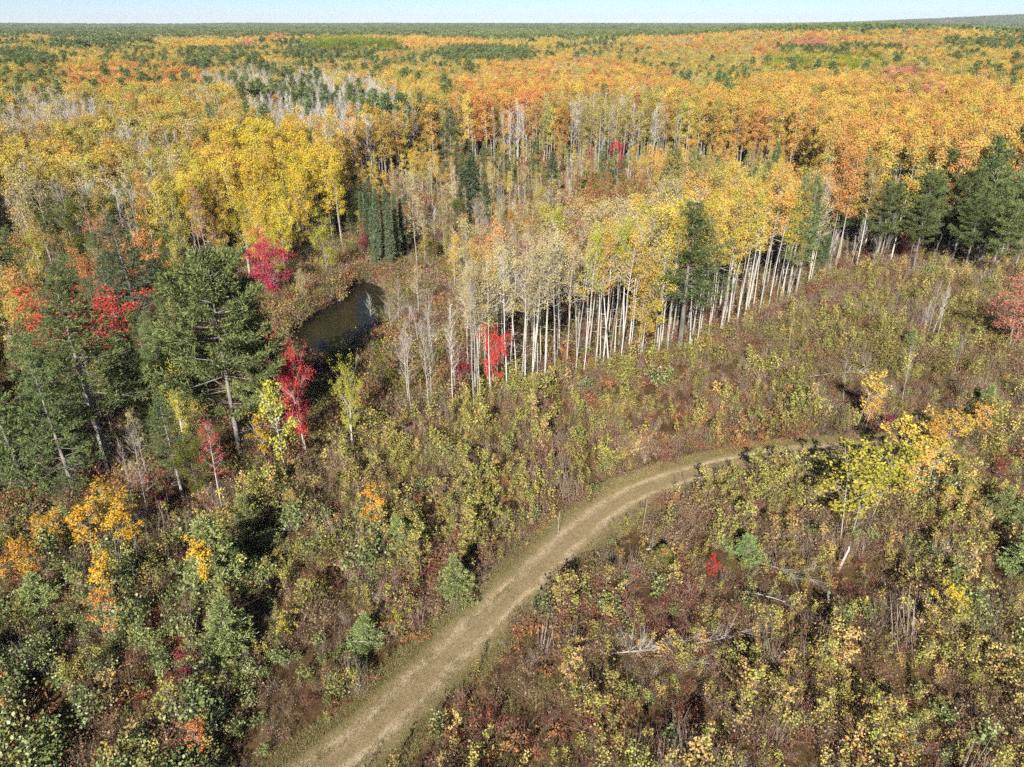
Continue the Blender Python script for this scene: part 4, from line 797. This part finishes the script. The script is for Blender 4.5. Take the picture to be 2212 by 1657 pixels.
# ------------------------------------------------------------------ undergrowth
def u_sucker(seed, leaf, h=2., n=120, ls=.10, r=.22):
    rg = np.random.default_rng(seed); b = MB(); p = trunk_path(rg, h, .05, 4, rg.normal(0, .12, 2)); b.tube(p, [.014, .011, .008, .004], 3)
    t = rg.uniform(.22, 1, n); c_ = np.array([at(p, q) for q in t]) + rg.normal(0, 1, (n, 3)) * (r * (1.15 - t * .7))[:, None] * np.array([1, 1, .4]); b.leaves(c_, ls, rg, .7, .85, 1, (-.15, -.5, .8)); return b, [BK['brown'], LM[leaf]]
def u_brush(seed, leaf, h=1.1, n=110, ls=.085, st=26, r=.45, wood='brown'):
    rg = np.random.default_rng(seed); b = MB(); a = rg.normal(0, .12, (st, 3)) * [1, 1, 0]; e = a + np.c_[rg.normal(0, r, (st, 2)), rg.uniform(.5, 1.15, st) * h]; b.twigs(a, e, .016, rg)
    m_ = (a + e) / 2; e2 = m_ + np.c_[rg.normal(0, r * .6, (st, 2)), rg.uniform(.1, .55, st) * h]; b.twigs(m_, e2, .01, rg)
    if n: i = rg.integers(0, st, n); t = rg.uniform(.25, 1.05, n)[:, None]; c_ = np.where(rg.random((n, 1)) < .5, a[i] + (e[i] - a[i]) * t, m_[i] + (e2[i] - m_[i]) * t) + rg.normal(0, .06, (n, 3)); b.leaves(c_, ls, rg, .5, .7, 1)
    return b, [BK[wood], LM[leaf]]
def u_broad(seed, leaf, h=1.6, n=240, ls=.122):
    rg = np.random.default_rng(seed); b = MB()
    for k in range(4):
        p = trunk_path(rg, h * rg.uniform(.6, 1), .06, 4, rg.normal(0, .35, 2)); b.tube(p, [.014, .01, .008, .004], 3); t = rg.uniform(.3, 1, n // 4)
        c_ = np.array([at(p, q) for q in t]) + rg.normal(0, .2, (n // 4, 3)); b.leaves(c_, ls, rg, 1.1, .85, 1, (-.2, -.55, .8))
    return b, [BK['brown'], LM[leaf]]
def u_fern(seed, leaf, n=14):
    rg = np.random.default_rng(seed); b = MB()
    for k in range(n):
        az = rg.uniform(0, 6.28); L_ = rg.uniform(.35, .8); e = rg.uniform(.3, 1.2); m_ = 9; t = np.linspace(.15, 1, m_); d_ = np.array([math.cos(az), math.sin(az)])
        c_ = np.c_[d_[0] * t * L_, d_[1] * t * L_, np.sin(t * 2.2) * e * L_ * .8 + .05]; b.leaves(c_ + rg.normal(0, .03, (m_, 3)), .15, rg, 1.2, .5, 1)
    b.twigs(np.zeros((3, 3)), rg.normal(0, .2, (3, 3)) + [0, 0, .5], .01, rg); return b, [BK['brown'], LM[leaf]]
def u_grass(seed, leaf, h=.45, n=42, r=.2, w=.012):
    rg = np.random.default_rng(seed); b = MB(); a = np.c_[rg.normal(0, r, (n, 2)), np.zeros(n)]; e = a + np.c_[rg.normal(0, h * .5, (n, 2)), rg.uniform(.4, 1.1, n) * h]; b.twigs(a, e, w, rg, 0); return b, [LM[leaf]]
def u_stems(seed, h=2.0, n=12):
    rg = np.random.default_rng(seed); b = MB(); a = np.c_[rg.normal(0, .3, (n, 2)), np.zeros(n)]; e = a + np.c_[rg.normal(0, .22, (n, 2)), rg.uniform(.5, 1.1, n) * h]
    for k in range(n): b.tube([a[k], (a[k] + e[k]) / 2 + rg.normal(0, .03, 3), e[k]], [.013, .010, .004], 3)
    b.twigs((a + e) / 2, e + rg.normal(0, .18, (n, 3)), .009, rg); return b, [BK['grey']]
UT = {
 'brush': [u_brush(s, 'brush') for s in range(4)], 'brushred': [u_brush(20 + s, 'brushred', h=.95) for s in range(3)], 'sucker': [u_sucker(40 + s, 'sucker') for s in range(4)], 'suckgold': [u_sucker(60 + s, 'suckgold', h=1.7) for s in range(4)],
 'broad': [u_broad(80 + s, 'broad') for s in range(4)], 'olive': [u_brush(100 + s, 'oliveground', h=1.3, n=150, ls=.11) for s in range(4)], 'fern': [u_fern(120 + s, 'fern') for s in range(3)], 'grass': [u_grass(140 + s, 'grass') for s in range(3)],
 'grassgreen': [u_grass(160 + s, 'grassgreen') for s in range(2)], 'stems': [u_stems(180 + s) for s in range(3)], 'twiggy': [u_brush(200 + s, 'brush', h=1.2, n=25, st=40, wood='grey') for s in range(2)]}
UK = list(UT); ut, uix = [], {}
for k in UK:
    uix[k] = []
    for t_ in UT[k]: uix[k].append(len(ut)); ut.append(t_)
ru = np.random.default_rng(23)
def bump(px, py, cx_, cy_, rx, ry): return np.exp(-((px - cx_) / rx) ** 2 - ((py - cy_) / ry) ** 2)
NU = 165000
ux, uy = ru.uniform(-62, 105, NU), ru.uniform(14, 125, NU); px, py = P(ux, uy, np.zeros(NU))
mk = inpoly(px, py, CLEAR) & (px > -160) & (px < 2380) & (py < 1850); ux, uy, px, py = ux[mk], uy[mk], px[mk], py[mk]
td = trackdist(ux, uy); n = len(ux)
def fld(s, sc_=4., g=3.2): return np.exp(g * (fbm(ux / sc_, uy / sc_, s, 3) - .5) * 2)
Wt = np.zeros((n, len(UK)))
def setw(k, w, s, sc_=4., g=3.2): Wt[:, UK.index(k)] = w * fld(s, sc_, g)
right_ = 1 / (1 + np.exp(-(px - (1180 + (1500 - py) * .62)) / 90))      # beyond the track
lowleft = bump(px, py, 250, 1500, 480, 300); topband = bump(px, py, 1080, 930, 360, 110); knoll = bump(px, py, 1520, 880, 260, 110); farr = bump(px, py, 1950, 760, 520, 170); gl = bump(px, py, 1180, 1580, 300, 130)
setw('brush', 1.5 - .8 * topband + .5 * (1 - lowleft) + .3 * right_, 61); setw('brushred', .45 + .25 * bump(px, py, 750, 1580, 250, 120) + .3 * knoll + .2 * right_, 62)
setw('sucker', .30 + 1.5 * bump(px, py, 1600, 1080, 200, 50) + 2.0 * topband + .25 * right_ + .3 * bump(px, py, 650, 1250, 300, 250) + .5 * bump(px, py, 1750, 1120, 300, 110), 63, 3.0); setw('suckgold', .06 + .38 * right_ * (1 - farr), 64, 3.)
setw('broad', 1.5 * lowleft + .04 + .7 * bump(px, py, 2150, 1550, 200, 250) + .3 * bump(px, py, 1700, 1110, 250, 90), 65, 3.5); setw('olive', .22 + 1.1 * farr + .35 * bump(px, py, 2100, 1250, 350, 300) + .2 * topband, 66)
setw('fern', .15 + .9 * knoll + .7 * np.exp(-((td - 2.4) / .9) ** 2), 67); setw('grass', .2 + 5 * gl + 2.5 * np.exp(-((td - 1.8) / .8) ** 2), 68, 5); setw('grassgreen', .12 + 2.2 * gl + 1.2 * np.exp(-((td - 1.7) / .8) ** 2), 69, 5)
setw('stems', .17 + .3 * bump(px, py, 1500, 1570, 160, 100) + .15 * bump(px, py, 720, 1350, 180, 150), 70, 3); setw('twiggy', .15 + .2 * right_, 71)
ku = (ru.random(n)[:, None] > np.cumsum(Wt / Wt.sum(1, keepdims=True), 1)).sum(1).clip(0, len(UK) - 1)
td = td + (fbm(ux / 2.2, uy / 2.2, 90) - .5) * 1.9
td = td + np.interp(px, [1820, 1980], [0, 2.0])
ok = (td > 1.7) | ((td > 1.3) & np.isin(ku, [UK.index('grass'), UK.index('grassgreen')]))
ok &= ru.random(n) < np.where(np.isin(ku, [UK.index('grass'), UK.index('grassgreen'), UK.index('fern')]), 1, .78) * np.interp(py, [600, 1000], [.75, 1]) * (.32 + .66 * sstep(.35, .57, fbm(ux / 2.2, uy / 2.2, 95)))
ux, uy, px, py, ku, td = (v[ok] for v in (ux, uy, px, py, ku, td)); n = len(ux); uz = ground_z(ux, uy)
sc1 = ru.uniform(.65, 1.25, n) * (.6 + .7 * sstep(.35, .7, fbm(ux / 2.4, uy / 2.4, 77))) * np.interp(td, [1.8, 3.6], [.6, 1]); scz = sc1 * ru.uniform(.85, 1.2, n)
tall_ = bump(px, py, 1600, 1075, 200, 45); scz *= 1 + .3 * tall_
tilt = ru.normal(0, .10, (n, 2)); pk = np.array([uix[UK[k]][ru.integers(len(uix[UK[k]]))] for k in ku])
# the tallest saplings of the foreground stand as things of their own
sk = np.where((np.isin(ku, [UK.index('sucker'), UK.index('suckgold')])) & (px > 0) & (px < 2212) & (py < 1650))[0]
sk = sk[np.argsort(-(scz[sk] * 900 / np.hypot(np.hypot(ux[sk], uy[sk]), 32)))][:280]; alone = np.zeros(n, bool); alone[sk] = True
for i in sk:
    g_ = ku[i] == UK.index('suckgold'); rt = (px[i] > 1180 + (1500 - py[i]) * .62)
    wh = 'in the brush around ' + landmark(ux[i], uy[i])
    plant('sapling', ('slim golden leaved sapling ' if g_ else 'slim yellow-green leaved sapling ') + wh, 'sapling', ('golden' if g_ else 'yellow-green') + ' saplings ' + wh, float(ux[i]), float(uy[i]), float(1.9 * scz[i] + .35), 'suckerplant', 'suckgold' if g_ else 'sucker', 'brown', float(ru.uniform(.9, 1.4)))
q = ~alone
scatter('undergrowth', 'dense mixed brush, suckers, ferns and dry grass of the clearing', np.c_[ux, uy, uz][q], np.c_[tilt, ru.uniform(0, 6.28, n)][q], np.c_[sc1, sc1, scz][q], pk[q], ut)
# short grass on the track
ng_ = 70000; si = ru.integers(0, len(TRKG) - 1, ng_); f_ = ru.random(ng_)[:, None]; pp = TRKG[si] * (1 - f_) + TRKG[si + 1] * f_; la = ru.uniform(-2.3, 2.3, ng_)
dens = .9 - .82 * np.exp(-((np.abs(la + (fbm(pp[:, 0] / 3, pp[:, 1] / 3, 81) - .5) * .6) - .78) / .33) ** 2); okk = ru.random(ng_) < dens * (.35 + 1.1 * fbm(pp[:, 0] / 2, pp[:, 1] / 2, 82))
pp, la, si = pp[okk], la[okk], si[okk]; gxy = pp + nr[si] * la[:, None]; gt = [u_grass(300 + s, l_, .20, 30, .13, .016) for s, l_ in ((0, 'grass'), (1, 'grassgreen'), (2, 'grass'), (3, 'grass'))]
s_ = ru.uniform(.5, 1.2, len(gxy)) * np.interp(np.abs(la), [0, 1.4, 2.4], [.8, .9, 1.5])
scatter('grass', 'short dry grass growing on the dirt track', np.c_[gxy, ground_z(gxy[:, 0], gxy[:, 1]) + .03], np.c_[np.zeros((len(gxy), 2)), ru.uniform(0, 6.28, len(gxy))], np.c_[s_, s_, s_], ru.integers(0, 4, len(gxy)), gt)
# shrubs on the forest floor
nf = 30000; r = np.where(ru.random(nf) < .5, 100 * np.sqrt(ru.uniform(.09, 1, nf)), 190 * np.sqrt(ru.uniform(.25, 1, nf))); a = np.radians(ru.uniform(-46, 46, nf)); sx_, sy_ = r * np.sin(a), r * np.cos(a); px, py = P(sx_, sy_, np.zeros(nf))
okk = ~inpoly(px, py, CLEAR) & (polydist(sx_, sy_, PONDG) > .15) & (px > -150) & (px < 2360); v_ = inpoly(px, py, VALLEY) | inpoly(px, py, NOFILL); okk &= (ru.random(nf) < np.where(v_, 1., .45))
sx_, sy_, v_ = sx_[okk], sy_[okk], v_[okk]; ft = [u_brush(400 + s, l_, h=2.0, n=170, ls=.16, st=34, r=.7, wood=w) for s, (l_, w) in enumerate((('brush', 'grey'), ('oliveground', 'brown'), ('olive', 'grey'), ('rust', 'brown'), ('brush', 'grey'), ('green', 'brown'), ('brushred', 'grey')))] + [u_brush(450, 'brush', h=2.4, n=20, st=60, r=.8, wood='grey')]
s_ = ru.uniform(.5, 1.1, len(sx_)) * np.where(v_, 1.15, 1.0)
scatter('forest_undergrowth', 'low brush on the forest floor and along the creek', np.c_[sx_, sy_, ground_z(sx_, sy_)], np.c_[np.zeros((len(sx_), 2)), ru.uniform(0, 6.28, len(sx_))], np.c_[s_, s_, s_], ru.integers(0, 8, len(sx_)), ft)
print('COUNTS', single.sum(), len(rest), len(gx), n, len(gxy), len(sx_))

# ------------------------------------------------------------------ autumn haze
hb = MB(); z0, z1 = float(Z.min()) - 1, float(Z.max()) + 60
v8 = [(x, y, z_) for z_ in (z0, z1) for x, y in ((-9700, -760), (9700, -760), (9700, 11200), (-9700, 11200))]
hb.add(v8, [(3, 2, 1, 0), (4, 5, 6, 7), (0, 1, 5, 4), (1, 2, 6, 5), (2, 3, 7, 6), (3, 0, 4, 7)])
m, nt, out = newmat('haze_air'); pv_ = nt.nodes.new('ShaderNodeVolumePrincipled'); pv_.inputs['Color'].default_value = (.86, .93, 1, 1); pv_.inputs['Density'].default_value = HAZE; pv_.inputs['Anisotropy'].default_value = 0
nt.links.new(pv_.outputs[0], out.inputs['Volume'])
o = bpy.data.objects.new('haze', hb.mesh('haze', [m])); C.link(o); o['kind'] = 'stuff'; o['label'] = 'thin pale haze over the distant forest'
